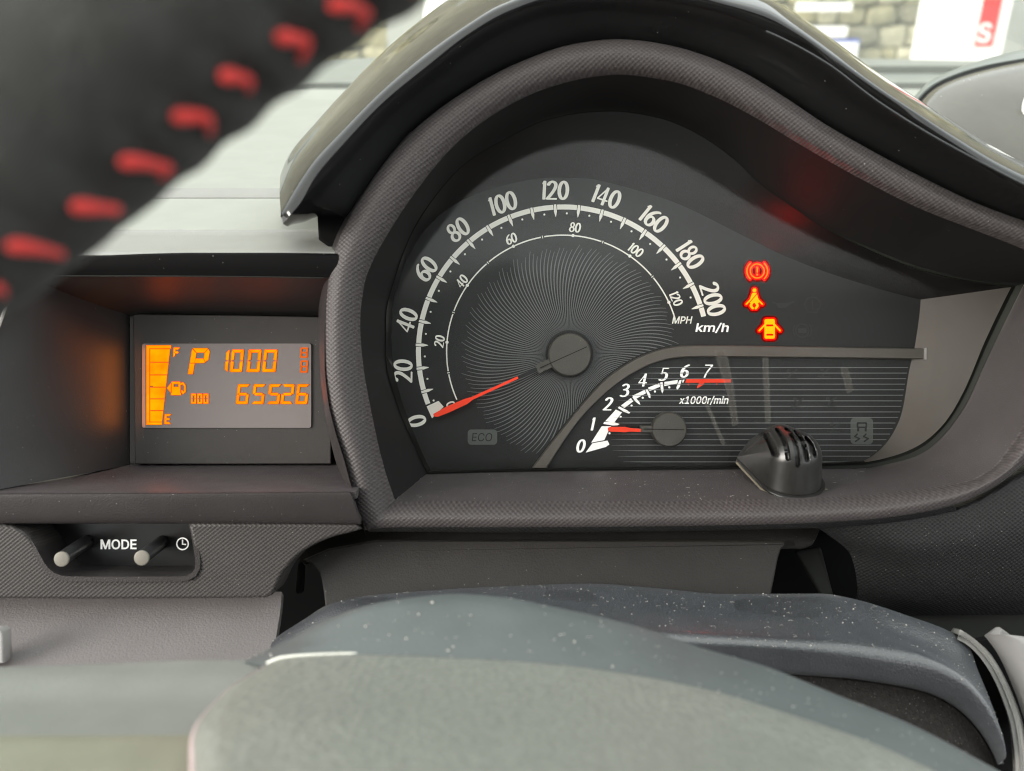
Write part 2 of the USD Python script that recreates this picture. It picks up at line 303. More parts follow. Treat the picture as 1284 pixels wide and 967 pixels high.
Os = [[(460, 664), (451, 648), (441, 612), (430, 572), (420, 540), (411, 500), (407, 454), (407.5, 400), (412, 350), (424, 305), (461, 236.5), (518, 165), (579, 118), (651, 79), (722.5, 55.5), (770, 50)],
      [(770, 50), (794, 51), (840, 58), (882, 70), (931, 91), (981, 121), (1037, 158), (1086, 186), (1156, 223), (1227, 256.6), (1284, 277.7), (1352, 300)],
      [(1352, 300), (1352, 400), (1335, 480), (1305, 555), (1284, 581), (1245, 611), (1196, 633), (1140, 645), (1091, 651)],
      [(1091, 651), (961, 657.6), (640, 661), (500, 661), (460, 664)]]
N = 64
dF, dL, dG = 0.42, 0.405, 0.4045
def depths(base, top, bottom, n=N):
    """per-point depth of a closed outline: top value along the arch, bottom value along the foot."""
    return np.r_[np.linspace(bottom, top, n) * 0 + np.interp(np.linspace(0, 1, n), [0, .25, .6, 1], [bottom, (top + bottom) / 2, top, top]),
                 np.full(n, top), np.interp(np.linspace(0, 1, n), [0, .4, 1], [top, (top + bottom) / 2, bottom]), np.full(n, bottom)]
def ring_d(segs, dd):
    a = ring(segs, N, 1.0); return a * np.asarray(dd)[:, None]
rF, rL, rG = ring(Fs, N, dF), ring(Ls, N, dL), ring(Gs, N, dG)
dT = depths(0, 0.356, 0.368); dO = depths(0, 0.353, 0.360)
rT = ring_d(Ts, dT); rO = ring_d(Os, dO)
rM1 = rT * 0.8 + rO * 0.2; rM2 = rT * 0.35 + rO * 0.65
rM1 = rM1 * (1 - 0.010); rM2 = rM2 * (1 - 0.014)
rT1 = rT * 0.97 + rG * 0.03

# ================================================================== the large structure: ground, wall outside, car body
t = thing('ground', 'grey asphalt ground outside the car', 'ground', (0, 0, 0), kind='structure', raked=False)
g = trimesh.creation.box([80, 80, 0.1]); g.apply_translation([0, 30, -0.05]); part(t, 'asphalt', g, 'asphalt', False)

# stone wall ahead of the car
def outside(px, py, y):
    """the point of the world seen at a pixel, at distance y ahead."""
    r = R @ P(px, py, 1.0); return r * (y / r[1]) + np.array([0, 0, EYE])
YW = 3.6
wall = thing('stone_wall', 'yellowish rubble stone wall outside beyond the windscreen', 'wall', (0, YW, 0), raked=False)
def wpart(t, name, mesh, m, smooth=False, **k): return part(t, name, mesh, m, smooth, **k)
b = trimesh.creation.box([12, 0.3, 2.6]); b.apply_translation([0, YW + 0.17, 1.3]); wpart(wall, 'wall_core', b, 'mortar')
def stone(cx, cz, w, h, dep):
    s = trimesh.creation.icosphere(1, 1.0); v = s.vertices
    v = np.sign(v) * np.abs(v) ** 0.38; v = v / np.abs(v).max()
    v = v * (1 + 0.3 * (meshkit.noise(v * 2.3 + cx * 7 + cz * 11)[:, None] - 0.5))
    v = v * [w / 2, dep, h / 2]; a_ = random.uniform(-.18, .18); v[:, [0, 2]] = v[:, [0, 2]] @ np.array([[math.cos(a_), math.sin(a_)], [-math.sin(a_), math.cos(a_)]]); s.vertices = v + [cx, YW, cz + random.uniform(-.008, .008)]; return s
z = 0.35
while z < 1.5:
    h = random.uniform(0.045, 0.085); x = -1.3
    while x < 2.3:
        w = random.uniform(0.05, 0.13)
        if (0.85 < x < 2.2 or -0.9 < x < -0.2):
            wpart(wall, 'stone', stone(x + w / 2, z + h / 2, w * 1.0, h * random.uniform(.9, 1.06), random.uniform(0.02, 0.05)), 'wall_stone_' + random.choice('abcde'), 40)
        x += w
    z += h
def plate(px0, py0, px1, py1, y, th, t, name, m, dy=0.0, label=None, skew=0.0):
    a = outside(px0, py0, y); c = outside(px1, py1, y); ym_ = min(max((py0 + py1) / 2, 8), 90); a[0] = outside(px0, ym_, y)[0]; c[0] = outside(px1, ym_, y)[0]
    q = trimesh.creation.box([abs(c[0] - a[0]), th, abs(a[2] - c[2])]); q.apply_translation([(a[0] + c[0]) / 2, y - dy, (a[2] + c[2]) / 2])
    return part(t, name, q, m, False, label=label)
# white board standing in front of the wall, with its red stripe and the end of a letter
YB = 2.6
bo = outside(1190, 103, YB)
board = thing('sign_board', 'white board with a red vertical stripe and white letter, outside at the right', 'sign', (bo[0], YB, 0.0), raked=False)
plate(1152, -60, 1262, 112, YB, 0.02, board, 'panel', 'board_white')
plate(1229, -60, 1252, 58, YB, 0.004, board, 'red_stripe', 'board_red', 0.012)
S = meshkit.text_mesh('S', 1.0, 0.02, True); s0, s1 = outside(1219, 52, YB), outside(1240, 29, YB)
hh = s1[2] - s0[2]; S.apply_scale([hh, hh, hh * 0.2]); S.apply_transform(trimesh.transformations.rotation_matrix(math.pi / 2, [1, 0, 0])); S.apply_translation([s0[0], YB - 0.0145, s0[2]])
part(board, 'letter', S, 'board_white', False)
lg = outside(1200, 108, YB)
for xx in (1165, 1240):
    q = outside(xx, 110, YB); c = trimesh.creation.cylinder(0.02, max(q[2], .1), sections=10); c.apply_translation([q[0], YB + 0.03, q[2] / 2]); part(board, 'leg', c, 'board_grey', 40)
gp = outside(1290, 60, 3.0)
hoard = thing('grey_hoarding', 'plain grey panel behind the red stripe of the white board', 'panel', (gp[0], 3.0, 0), raked=False)
plate(1236, -60, 1420, 150, 3.0, 0.03, hoard, 'panel', 'board_grey'); 
for xx in (1250, 1400):
    q = outside(xx, 140, 3.03); c = trimesh.creation.box([0.05, 0.05, q[2]]); c.apply_translation([q[0], 3.045, q[2] / 2]); part(hoard, 'post', c, 'board_grey', False)
for (a, bb, c, e, lab, cat, blue) in ((1038, 53, 1073, 74, 'white plate with a blue edge, hung on the stone wall outside', 'plate', True),
                                (1018, 33, 1062, 46, 'blank white strip on the stone wall, above the blue-edged plate', 'notice', False),
                                (998, 3, 1068, 14, 'wide white strip on the stone wall at the upper edge of the picture', 'notice', False)):
    q = outside((a + c) / 2, e, YW); nt = thing('wall_plate' if blue else 'wall_notice', lab, cat, (q[0], YW - 0.09, q[2]), raked=False)
    plate(a, bb, c, e, YW - 0.09, 0.01, nt, 'sheet', 'board_white', 0.012 if blue else 0)
    if blue: plate(a - 2, bb - 4, c + 3, e, YW - 0.085, 0.008, nt, 'blue_border', 'plate_blue')
q = outside(550, 30, 3.3); pst = thing('white_bollard', 'bright white post outside, just left of the gloss visor', 'post', (q[0], 3.3, 0), raked=False)
c = trimesh.creation.cylinder(0.05, 1.25, sections=20); c.apply_translation([q[0], 3.3, 0.625]); part(pst, 'post', c, 'board_white', 40)
c = trimesh.creation.icosphere(2, 0.05); c.apply_translation([q[0], 3.3, 1.25]); part(pst, 'rounded_top', c, 'board_white', 40)
q = outside(510, 40, 3.4); pst = thing('grey_pillar', 'pale grey square pillar outside beside the stone wall', 'pillar', (q[0], 3.4, 0), raked=False)
c = trimesh.creation.box([0.13, 0.1, 1.5]); c.apply_translation([q[0], 3.4, 0.75]); part(pst, 'shaft', c, 'board_grey', False)
c = trimesh.creation.box([0.17, 0.14, 0.05]); c.apply_translation([q[0], 3.4, 1.525]); part(pst, 'cap', c, 'board_grey', False)

# roof, windscreen, cowl, front seat back
def quad(pts, face):
    p = np.array(pts, float); return grid([p[:2], p[2:]], face=face)
XL, XR = -0.55, 0.85
roof = thing('car_body', 'grey roof lining, pillars and doors of the car, out of frame around the camera', 'car interior', (0, -0.4, 1.15), raked=False)
part(roof, 'headliner', shell(quad([(XL, -0.25, 1.40), (XR, -0.25, 1.40), (XL, -1.3, 1.44), (XR, -1.3, 1.44)], (0, 0, -1)), 0.03), 'headliner', False)
for x, nx in ((XL, 1), (XR, -1)):
    part(roof, 'windscreen_pillar', tube([(x, -0.25, 1.41), (x * 1.02, 0.45, 1.19), (x * 1.05, 1.02, 0.98)], 0.035, 10), 'headliner', True)
    part(roof, 'door_panel', shell(quad([(x, 0.75, 0.98), (x, -1.05, 0.98), (x, 0.75, 0.25), (x, -1.05, 0.25)], (nx, 0, 0)), 0.05), 'seat_cloth', False)
    part(roof, 'rear_side_panel', shell(quad([(x, -1.05, 1.42), (x, -1.3, 1.42), (x, -1.05, 0.25), (x, -1.3, 0.25)], (nx, 0, 0)), 0.05), 'headliner', False)
for z0, z1 in ((0.25, 0.98),):
    part(roof, 'rear_panel', shell(quad([(XL, -1.3, z1), (XR, -1.3, z1), (XL, -1.3, z0), (XR, -1.3, z0)], (0, 1, 0)), 0.05), 'seat_cloth', False)
ws = thing('windscreen', 'clear sloping windscreen above the dashboard', 'windscreen', (0, 0.98, 1.0), raked=False)
part(ws, 'glass', quad([(XL + .03, -0.24, 1.405), (XR - .03, -0.24, 1.405), (XL - .01, 1.02, 0.985), (XR, 1.02, 0.985)], (0, -1, 0)), 'windscreen_glass', False)
seat = thing('driver_seat', 'dark cloth seat back behind the camera', 'seat', (0, -0.75, 0.55), raked=False)
bk = hull(*[sphere((x, y, zz), 0.07) for x, y, zz in ((-0.2, -0.62, 0.6), (0.2, -0.62, 0.6), (-0.17, -0.85, 1.1), (0.17, -0.85, 1.1))]); part(seat, 'backrest', bk, 'seat_cloth', 60)
hd = hull(*[sphere((x, -0.87, zz), 0.05) for x in (-0.1, 0.1) for zz in (1.2, 1.3)]); part(seat, 'headrest', hd, 'seat_cloth', 60)

# ================================================================== dashboard
dash = thing('dashboard', 'grey plastic dashboard running under the windscreen', 'dashboard', P(200, 318, 0.36))
def hrow(y, d, x0, x1, n=40, bow=0.0):
    X = np.linspace(x0, x1, n); q = P(CX, y, d); return np.stack([np.array([x, q[1] + bow * ((x - (x0 + x1) / 2) / (x1 - x0) * 2) ** 2, q[2]]) for x in X])
xr = lambda px, d: (px - CX) / F * d
part(dash, 'top_panel', shell(grid([hrow(111, .865, -.75, .95, bow=-.004), hrow(150, .70, -.75, .95), hrow(200, .55, -.7, .8), hrow(236, .468, -.6, .7)], sub=4, face=UP), 0.004), 'dash_top', 40)
part(dash, 'top_step', shell(grid([hrow(236, .4665, -.6, .5), hrow(241, .462, -.6, .5), hrow(248, .458, -.6, .5)], sub=3, face=UP), 0.004), 'dash_top_front', 40)
part(dash, 'middle_panel', shell(grid([hrow(249, .4575, -.6, xr(418, .457)), hrow(270, .424, -.6, xr(418, .424)), hrow(288, .397, -.6, xr(418, .397))], sub=4, face=UP), 0.004), 'dash_top', 40)
part(dash, 'front_ledge', shell(grid([hrow(288, .3965, -.6, xr(420, .396)), hrow(291, .395, -.6, xr(420, .395)), hrow(299, .384, -.6, xr(420, .384)), hrow(312, .362, -.6, xr(422, .362)), hrow(316.5, .355, -.6, xr(422, .355)), hrow(320, .3535, -.6, xr(422, .3535))], sub=4, face=UP), 0.003), 'dash_top_front', 40)
part(dash, 'windscreen_seal', tube([P(CX, 111, .872) + [x, 0.002, 0] for x in (-.75, -.2, .3, .95)], 0.0035, 8), 'void_black', True)
cowl = thing('wiper_cowl', 'pale grey cowl strip outside the foot of the windscreen', 'cowl', P(400, 100, .98))
part(cowl, 'cowl_panel', shell(grid([hrow(109.5, .90, -.8, 1.0), hrow(98, .95, -.8, 1.0), hrow(82, 1.02, -.8, 1.0), hrow(71, 1.06, -.8, 1.0, bow=-.02), hrow(74, 1.10, -.8, 1.0, bow=-.02)], sub=3, face=UP), 0.004), 'cowl_grey', 40)
part(cowl, 'rubber_strip', tube([P(CX, 92, .975) + [x, 0.004, 0] for x in (.2, .6, 1.0)], 0.004, 8), 'groove_dark', True)

# textured lower panel with the button recess
rec = [(-12, 656), (0, 657), (14, 659.5), (27, 665), (36, 673), (43, 683), (49, 694), (55, 705), (61, 713), (68, 718.5), (77, 722), (90, 723), (150, 723.4), (225, 723), (234, 722), (240.5, 718.5), (244, 713), (245, 705), (243, 690), (240, 672), (236.5, 656.5)]
low = [(-160, 656)] + rec + [(300, 656), (380, 656.5), (446, 657.5), (453, 664), (436, 669), (418.8, 673), (403, 679), (389, 686), (378, 693), (370, 700), (362, 709), (354, 719), (348, 731), (341, 746), (333, 750), (250, 751), (120, 751.5), (0, 751), (-160, 750)]
part(dash, 'lower_textured_panel', prism(low, lambda x, y: 0.3535 + (y - 656) / 95 * 0.003, 0.02, 0.0012), 'textured_plastic_fine', 40)
ra = np.array([P(x, y, 0.3545) for x, y in rec]); rb = ra + [0, 0, -0.0215]
part(dash, 'recess_wall', shell(grid([ra, ra * 0.5 + rb * 0.5, rb], face=(0, 1, 0)), 0.002), 'grained_plastic', 40)
part(dash, 'recess_ceiling', shell(grid([[P(-12, 655, .353), P(250, 655, .353)], [P(-12, 655, .353) - [0, 0, .03], P(250, 655, .353) - [0, 0, .03]]], face=(0, -1, 0)), .002), 'tunnel_black', False)
part(dash, 'knee_panel', shell(grid([hrow(742, .372, -.5, xr(353, .372)), hrow(760, .368, -.5, xr(352, .368)), hrow(800, .352, -.5, xr(346, .352)), hrow(880, .325, -.5, xr(338, .325))], sub=3, face=UP), 0.004), 'knee_panel', 40)
pe = [(-30, 790), (-2, 790), (3, 795), (4, 832), (-30, 836)]
part(dash, 'trim_corner', prism(pe, .335, .006, .0006), 'stalk_silver', 40)
# dark lower dashboard to the right of the column
rl = [[(1010, 635, .40), (1060, 637), (1100, 635, .40), (1196, 620), (1284, 575), (1420, 520, .40)], [(1017, 655, .372), (1060, 657), (1100, 655, .366), (1196, 640), (1284, 595), (1420, 540, .362)],
      [(1040, 672, .374), (1075, 678), (1130, 680, .366), (1210, 672), (1300, 650), (1420, 620, .358)],
      [(1066, 695, .378), (1100, 705), (1150, 710, .370), (1220, 708), (1310, 700), (1420, 690, .362)],
      [(1075, 735, .384), (1110, 745), (1160, 750, .378), (1230, 750), (1310, 750), (1420, 750, .370)],
      [(1075, 770, .392), (1120, 771), (1160, 771, .390), (1230, 771), (1310, 771), (1420, 771, .385)]]
part(dash, 'right_lower_panel', shell(grid([curve(c, 40) for c in rl], sub=6), 0.004), 'dark_textured_plastic', 50)
part(dash, 'right_knee_panel', shell(grid([hrow(769, .396, xr(1060, .396), .5), hrow(800, .39, xr(1060, .39), .5), hrow(900, .37, xr(1060, .37), .5)], face=UP), 0.004), 'groove_dark', 40)
# dark cavity behind the column
cav = [[P(330, 690, .40), P(1110, 668, .40)], [P(330, 690, .46), P(1110, 668, .46)], [P(330, 860, .47), P(1110, 860, .47)]]
part(dash, 'column_cavity', shell(grid(cav), .003), 'void_black', False)
part(dash, 'cavity_strut', hull(*[sphere(P(x, y, d), .0015, 8) for x, y, d in ((1001, 693, .395), (1024, 690, .395), (1040, 745, .39), (1026, 690, .40), (1030, 742, .39))]), 'groove_dark', 40)
part(dash, 'cavity_strut', hull(*[sphere(P(x, y, d), .0012, 8) for x, y, d in ((377, 708, .40), (380, 706, .40), (378, 740, .40), (374, 742, .40))]), 'groove_dark', 40)

# ================================================================== gauge binnacle
bin_ = thing('gauge_binnacle', 'dark textured surround and tunnel of the instrument cluster', 'instrument surround', P(800, 660, .36))
def cl(a): return np.vstack([a, a[:1]])
tsm = grid([cl(a) for a in (rT1, rT, rM1, rM2, rO, rO * 1.012)], sub=5)
part(bin_, 'textured_surround', tsm, 'textured_plastic', True, uv=tsm.metadata['uv'])
# tunnel: one plastic, its arch coloured darker for shade, foot and right cheek lighter
def arc(a, i0, i1): return a[np.arange(i0, i1 + 1) % len(a)]
rG2 = rG * 1.002
mid = rT1 * 0.5 + rG2 * 0.5
def slab(i0, i1): return shell(grid([arc(rT1, i0, i1), arc(rT1 * .93 + rG2 * .07, i0, i1), arc(mid, i0, i1), arc(rG2, i0, i1)], sub=3), .002)
part(bin_, 'tunnel_ceiling', slab(0, 2 * N), 'tunnel_plastic_shade', 60)
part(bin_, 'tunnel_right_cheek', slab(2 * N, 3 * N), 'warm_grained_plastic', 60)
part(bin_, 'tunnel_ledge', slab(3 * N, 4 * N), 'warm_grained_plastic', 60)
part(bin_, 'lens_groove', grid([rG, rG * .5 + rL * .5 + [0, 0, -.0015], rL], closed=True), 'groove_dark', 40)
sS = [(458, 669), (436, 616), (418, 560), (407, 510), (401.5, 454), (401, 393), (405, 350), (416, 308), (455, 236), (510, 165)]
oS = [(460, 664), (451, 648), (441, 612), (430, 572), (420, 540), (411, 500), (407, 454), (407.5, 400), (412, 350), (424, 305), (461, 236.5), (518, 165)]
oc = curve([(*q, .355) for q in oS], 60); sc_ = curve([(*q, .372) for q in sS], 60)
ssm = grid([oc, oc * .6 + sc_ * .4 + [-.0006, 0, .0], sc_, sc_ * (0.43 / .372)], sub=3, face=(-1, 0, 1))
part(bin_, 'surround_side', ssm, 'grained_plastic', True)
part(bin_, 'lower_edge', shell(grid([curve([(460, 664, .3605), (500, 661.5), (640, 662), (961, 658, .3605), (1091, 652), (1196, 634)], 60), curve([(464, 667, .366), (500, 667), (640, 668), (961, 664, .366), (1091, 658), (1200, 641)], 60), curve([(470, 655, .385), (500, 655), (640, 656), (961, 653, .385), (1091, 648), (1200, 634)], 60)], sub=3, face=(0, -1, .3)), .001), 'dark_textured_plastic', 50)

# gloss visor over it
V0 = [(352, 222, .40), (361, 200), (395, 160, .43), (436, 116), (477, 75), (521, 37.6), (566, 5), (620, -25), (690, -45), (760, -48, .44), (850, -38), (910, -18), (960, 6), (998, 28), (1048, 63), (1096, 98), (1147, 131), (1200, 164, .42), (1250, 194), (1284, 212), (1400, 262, .41)]
V1 = [(352, 262, .340), (364, 240), (388, 204), (426, 163), (477, 112), (535, 64), (583, 30), (627, 4), (690, -16), (760, -24), (850, -18), (905, -4), (960, 11), (998, 33), (1048, 68), (1096, 103), (1147, 137), (1200, 170), (1250, 200), (1284, 217), (1400, 267, .338)]
V2 = [(355, 281, .336), (364, 270, .334), (376, 256), (396, 221), (432, 179), (481, 128), (537, 82), (587, 43), (640, 13, .334), (695, -4), (760, -8, .337), (850, 0, .338), (905, 12), (960, 30, .338), (1003, 52, .338), (1048, 84, .337), (1096, 117, .336), (1147, 149), (1200, 183, .333), (1250, 214), (1284, 232), (1400, 284, .331)]
V3 = [(361, 283, .343), (380, 278), (399, 270, .352), (430, 272), (462, 240), (518, 168), (579, 121), (651, 82), (722.5, 58.5), (770, 53), (840, 61), (882, 73), (931, 94), (981, 124), (1037, 161), (1086, 189), (1156, 226), (1227, 259.6), (1284, 280.7), (1330, 298), (1400, 320, .355)]
vis = thing('gauge_visor', 'gloss black visor hood over the round gauges', 'visor', P(760, 40, .36))
NV = 160
c0, c1, c2, c3 = (curve(v, NV) for v in (V0, V1, V2, V3))
c3 = c3 * (0.362 / np.maximum(-c3[:, 2:3], .345))
back = c0 * 1.06 + [0, -.03, 0]
lip = (c1 + c2) / 2 * (1 - .006)
part(vis, 'hood', grid([back, c0 * 1.02 + [0, -.004, 0], c0, c0 * .5 + c1 * .5 + UP * .0035, c1, lip, c2, c2 * .72 + c3 * .28 - [0, 0, .004], c3, c3 * 1.05], sub=6), 'gloss_black', 70)
part(vis, 'edge_bead', tube(curve([(960, 40, .331), (1036, 80), (1096, 125), (1162, 167), (1237, 208), (1284, 232), (1400, 282, .331)], 60), .0006, 8), 'gloss_black', True)
mount = [(397, 262), (440, 245), (470, 236), (430, 300), (421, 316), (399, 300)]
part(vis, 'mount_block', prism(mount, .366, .03, .001), 'tunnel_black', 40)

# second hood at the far right
pod = thing('centre_pod', 'low glossy grey hood further along the dashboard at the right edge', 'dashboard pod', P(1250, 180, .56))
pA = [(1128, 150, .56), (1146, 122), (1164, 103.5), (1187, 92), (1225, 78), (1284, 63), (1360, 50), (1460, 45, .64)]
pB = [(1132, 150, .55), (1150, 124), (1168, 107), (1190, 96), (1226, 84), (1284, 73), (1360, 62), (1460, 58, .60)]
pC = [(1138, 150, .545), (1155, 128), (1172, 112), (1194, 101), (1228, 90), (1284, 78), (1360, 68), (1460, 64, .59)]
pD = [(1145, 165, .52), (1160, 150), (1185, 145), (1210, 140), (1240, 135), (1284, 130), (1360, 125), (1460, 120, .54)]
pE = [(1150, 215, .50), (1170, 210), (1200, 210), (1230, 212), (1250, 215), (1284, 220), (1360, 230), (1460, 240, .50)]
k = 50
part(pod, 'upper_rim', shell(grid([curve(pA, k) * 1.1 - UP * .02, curve(pA, k), curve(pB, k)], sub=5, face=UP + [0, 0, .5]), .002), 'cowl_grey', 60)
part(pod, 'seam', grid([curve(pB, k) * 1.004, curve(pC, k) * 1.006], face=UP), 'void_black', 60)
part(pod, 'hood', shell(grid([curve(pC, k) * 1.006, curve(pC, k), curve(pD, k), curve(pE, k)], sub=6, face=UP + [0, 0, .5]), .002), 'pod_gloss', 60)
part(pod, 'pale_badge', flat(sg.Point(1296, 140).buffer(1, 24).__class__(affinity.scale(sg.Point(1296, 140).buffer(1, 24), 15, 27).exterior), .525, .002), 'board_white', False)

# ================================================================== display pod on the left
dp = thing('display_pod', 'dark recessed pod that houses the amber display', 'display housing', P(200, 650, .352))
fl = lambda x, y, d: P(x, y, d)
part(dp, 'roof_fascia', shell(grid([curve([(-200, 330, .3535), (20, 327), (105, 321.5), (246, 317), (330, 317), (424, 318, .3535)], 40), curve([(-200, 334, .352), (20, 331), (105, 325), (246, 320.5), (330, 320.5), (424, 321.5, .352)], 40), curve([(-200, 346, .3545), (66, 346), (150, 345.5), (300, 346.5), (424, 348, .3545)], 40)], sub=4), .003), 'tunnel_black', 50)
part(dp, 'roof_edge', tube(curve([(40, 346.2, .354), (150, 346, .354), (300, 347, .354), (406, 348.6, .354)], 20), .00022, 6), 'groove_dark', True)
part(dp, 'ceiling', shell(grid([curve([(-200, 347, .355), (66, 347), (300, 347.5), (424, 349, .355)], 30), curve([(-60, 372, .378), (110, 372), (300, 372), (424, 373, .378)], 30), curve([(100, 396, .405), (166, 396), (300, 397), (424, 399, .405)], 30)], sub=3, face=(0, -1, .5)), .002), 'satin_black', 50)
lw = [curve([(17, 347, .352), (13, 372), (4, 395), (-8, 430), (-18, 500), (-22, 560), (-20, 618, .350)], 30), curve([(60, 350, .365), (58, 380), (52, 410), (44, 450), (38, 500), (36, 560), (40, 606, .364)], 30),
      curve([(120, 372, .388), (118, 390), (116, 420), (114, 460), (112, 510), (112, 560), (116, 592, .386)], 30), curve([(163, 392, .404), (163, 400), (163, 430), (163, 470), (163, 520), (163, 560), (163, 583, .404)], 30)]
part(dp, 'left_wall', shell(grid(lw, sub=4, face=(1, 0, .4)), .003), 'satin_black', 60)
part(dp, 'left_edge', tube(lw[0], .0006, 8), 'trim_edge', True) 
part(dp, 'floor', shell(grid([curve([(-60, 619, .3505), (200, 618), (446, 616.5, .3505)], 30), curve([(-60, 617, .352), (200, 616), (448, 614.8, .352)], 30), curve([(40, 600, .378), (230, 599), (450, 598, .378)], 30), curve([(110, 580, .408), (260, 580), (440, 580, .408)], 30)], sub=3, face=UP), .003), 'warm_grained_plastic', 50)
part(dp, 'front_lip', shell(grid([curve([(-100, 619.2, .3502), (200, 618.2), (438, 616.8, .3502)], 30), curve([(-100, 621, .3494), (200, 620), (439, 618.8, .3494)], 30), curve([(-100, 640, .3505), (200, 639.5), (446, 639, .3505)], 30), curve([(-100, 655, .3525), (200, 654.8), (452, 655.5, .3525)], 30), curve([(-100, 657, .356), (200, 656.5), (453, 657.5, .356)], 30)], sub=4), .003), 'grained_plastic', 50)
part(dp, 'back_wall', flat(sg.box(100, 380, 430, 600), .412, .002), 'void_black', False)

# the amber display
dD = .4
disp = thing('trip_display', 'amber trip display in a grey frame reading P 1000 and odometer 65526', 'display', P(285, 580, dD))
fr = [(166.5, 396), (168, 394.6), (172, 394), (300, 395.5), (415, 397.5), (415, 582), (300, 582), (169, 582)]
part(disp, 'frame', prism(fr, .3995, .01, .0005), 'screen_frame', 40)
def rr(x0, y0, x1, y1, r): return sg.box(x0 + r, y0 + r, x1 - r, y1 - r).buffer(r, 6)
part(disp, 'screen', flat(rr(178.7, 431, 390.5, 536.5, 3), .3993, .0006), 'screen_grey', False)
DL, TH = .3986, .00012
def lcd(shape, name='segment', m='display_amber', grow=.55, label=None):
    a = part(disp, name, flat(shape, DL, TH, 0), m, False, label=label)
    o = shape.buffer(grow, 3).difference(shape.buffer(-.02))
    part(disp, 'segment_glow', flat(o, DL, TH * .8, 0), 'display_amber_dim', False, parent=a)  # darker glow round the segment painted as an outline
def edge_r(y): return np.interp(y, [433.5, 532.4], [214.0, 203.2])
for y0, y1 in ((437.8, 454), (454.8, 469.8), (470.6, 485.2), (486, 499.8), (500.6, 514.6), (515.4, 529)):
    q = sg.Polygon([(188.5, y0 + .25), (edge_r(y0) - .5, y0 + .25), (edge_r(y1) - .5, y1 - .25), (188.5, y1 - .25)])
    if y0 == 470.6: q = q.difference(sg.box(186, 484, 192, 486))
    lcd(q, 'fuel_bar', grow=.55)
lcd(union_all([sg.box(184, 433.4, 187.2, 532.4), sg.box(184, 433.4, 214.4, 436.8), sg.box(184, 529.8, 203, 532.4)]), 'fuel_scale')
def seg7(ch, x, y, w, h, th, slant=.10, gap=.45):
    on = {'0': 'abcdef', '1': 'bc', '2': 'abged', '5': 'afgcd', '6': 'afgedc', '8': 'abcdefg', 'D': 'abcdef', 'O': 'abcdef', 'F': 'aefg', 'E': 'aefgd'}[ch]
    x0, x1, y0, y1, ym = 0, w, 0, h, h / 2; b = th; c = th * .45
    S = {'a': [(gap, 0), (w - gap, 0), (w - b - gap * .3, b), (b + gap * .3, b)], 'd': [(gap, h), (w - gap, h), (w - b, h - b), (b, h - b)],
         'f': [(0, gap), (b, b + gap * .4), (b, ym - c - gap * .3), (0, ym - gap * .6)], 'e': [(0, ym + gap * .6), (b, ym + c + gap * .3), (b, h - b - gap * .4), (0, h - gap)],
         'b': [(w, gap), (w - b, b + gap * .4), (w - b, ym - c - gap * .3), (w, ym - gap * .6)], 'c': [(w, ym + gap * .6), (w - b, ym + c + gap * .3), (w - b, h - b - gap * .4), (w, h - gap)],
         'g': [(b * .6, ym), (b + gap, ym - b * .5), (w - b - gap, ym - b * .5), (w - b * .6, ym), (w - b - gap, ym + b * .5), (b + gap, ym + b * .5)]}
    return union_all([sg.Polygon([(x + px + (h - py) * slant, y + py) for px, py in S[k]]) for k in on])
for ch, x0, x1 in (('1', 276, 285), ('0', 288.5, 303), ('0', 309.5, 325), ('0', 329, 345)):
    lcd(seg7(ch, x0, 438.8, x1 - x0, 27.4, 3.1), 'digit')
for ch, x0 in (('6', 296), ('5', 315.8), ('5', 335.4), ('2', 352), ('6', 370.5)):
    lcd(seg7(ch, x0, 482.2, 14.2, 24.2, 2.8, .12), 'digit')
for ch, x0 in (('O', 239.8), ('D', 247.6), ('O', 255.2)): lcd(seg7(ch, x0, 494, 6.0, 12, 1.7, 0.0, .1), 'letter')
lcd(seg7('F', 217.4, 436.2, 7.4, 11.5, 2.0, .05, .1), 'letter'); lcd(seg7('E', 206.4, 519.6, 7.4, 12, 2.0, .05, .1), 'letter')
Pd = union_all([sg.Polygon([(236 + (469 - y) * .17 + x, y) for x, y in q]) for q in (
    [(0, 456), (5.6, 456), (5.6, 469), (0, 469)], [(0, 438), (5.6, 443), (5.6, 455), (0, 455)], [(1, 437), (19, 437), (16, 442), (6, 442)],
    [(19.8, 438), (22, 441), (22, 451), (19, 453.6), (16.6, 450), (16.6, 442.6)], [(6, 450), (15.8, 450), (18.4, 454.4), (17, 455), (6, 455)])])
lcd(Pd, 'gear_letter')
for y0, h in ((435.8, 13.0), (452, 15.4)):
    part(disp, 'dim_digit', flat(seg7('8', 376, y0, 9.6, h, 2.0, .06, .2), DL, TH), 'display_red_dim', False)
pump = union_all([sg.box(215.5, 479, 226, 494), sg.box(214.6, 493, 227, 495.4)]).difference(sg.box(217.6, 481.4, 224, 485.4))
hose = sg.LineString([(226, 482), (229.5, 480.6), (231.8, 484), (231.8, 491), (229.6, 493), (228.4, 490.5)]).buffer(.9)
lcd(union_all([pump, hose]), 'pump_symbol'); lcd(sg.Polygon([(209.6, 486.8), (214.2, 481), (214.2, 492)]), 'pump_arrow')

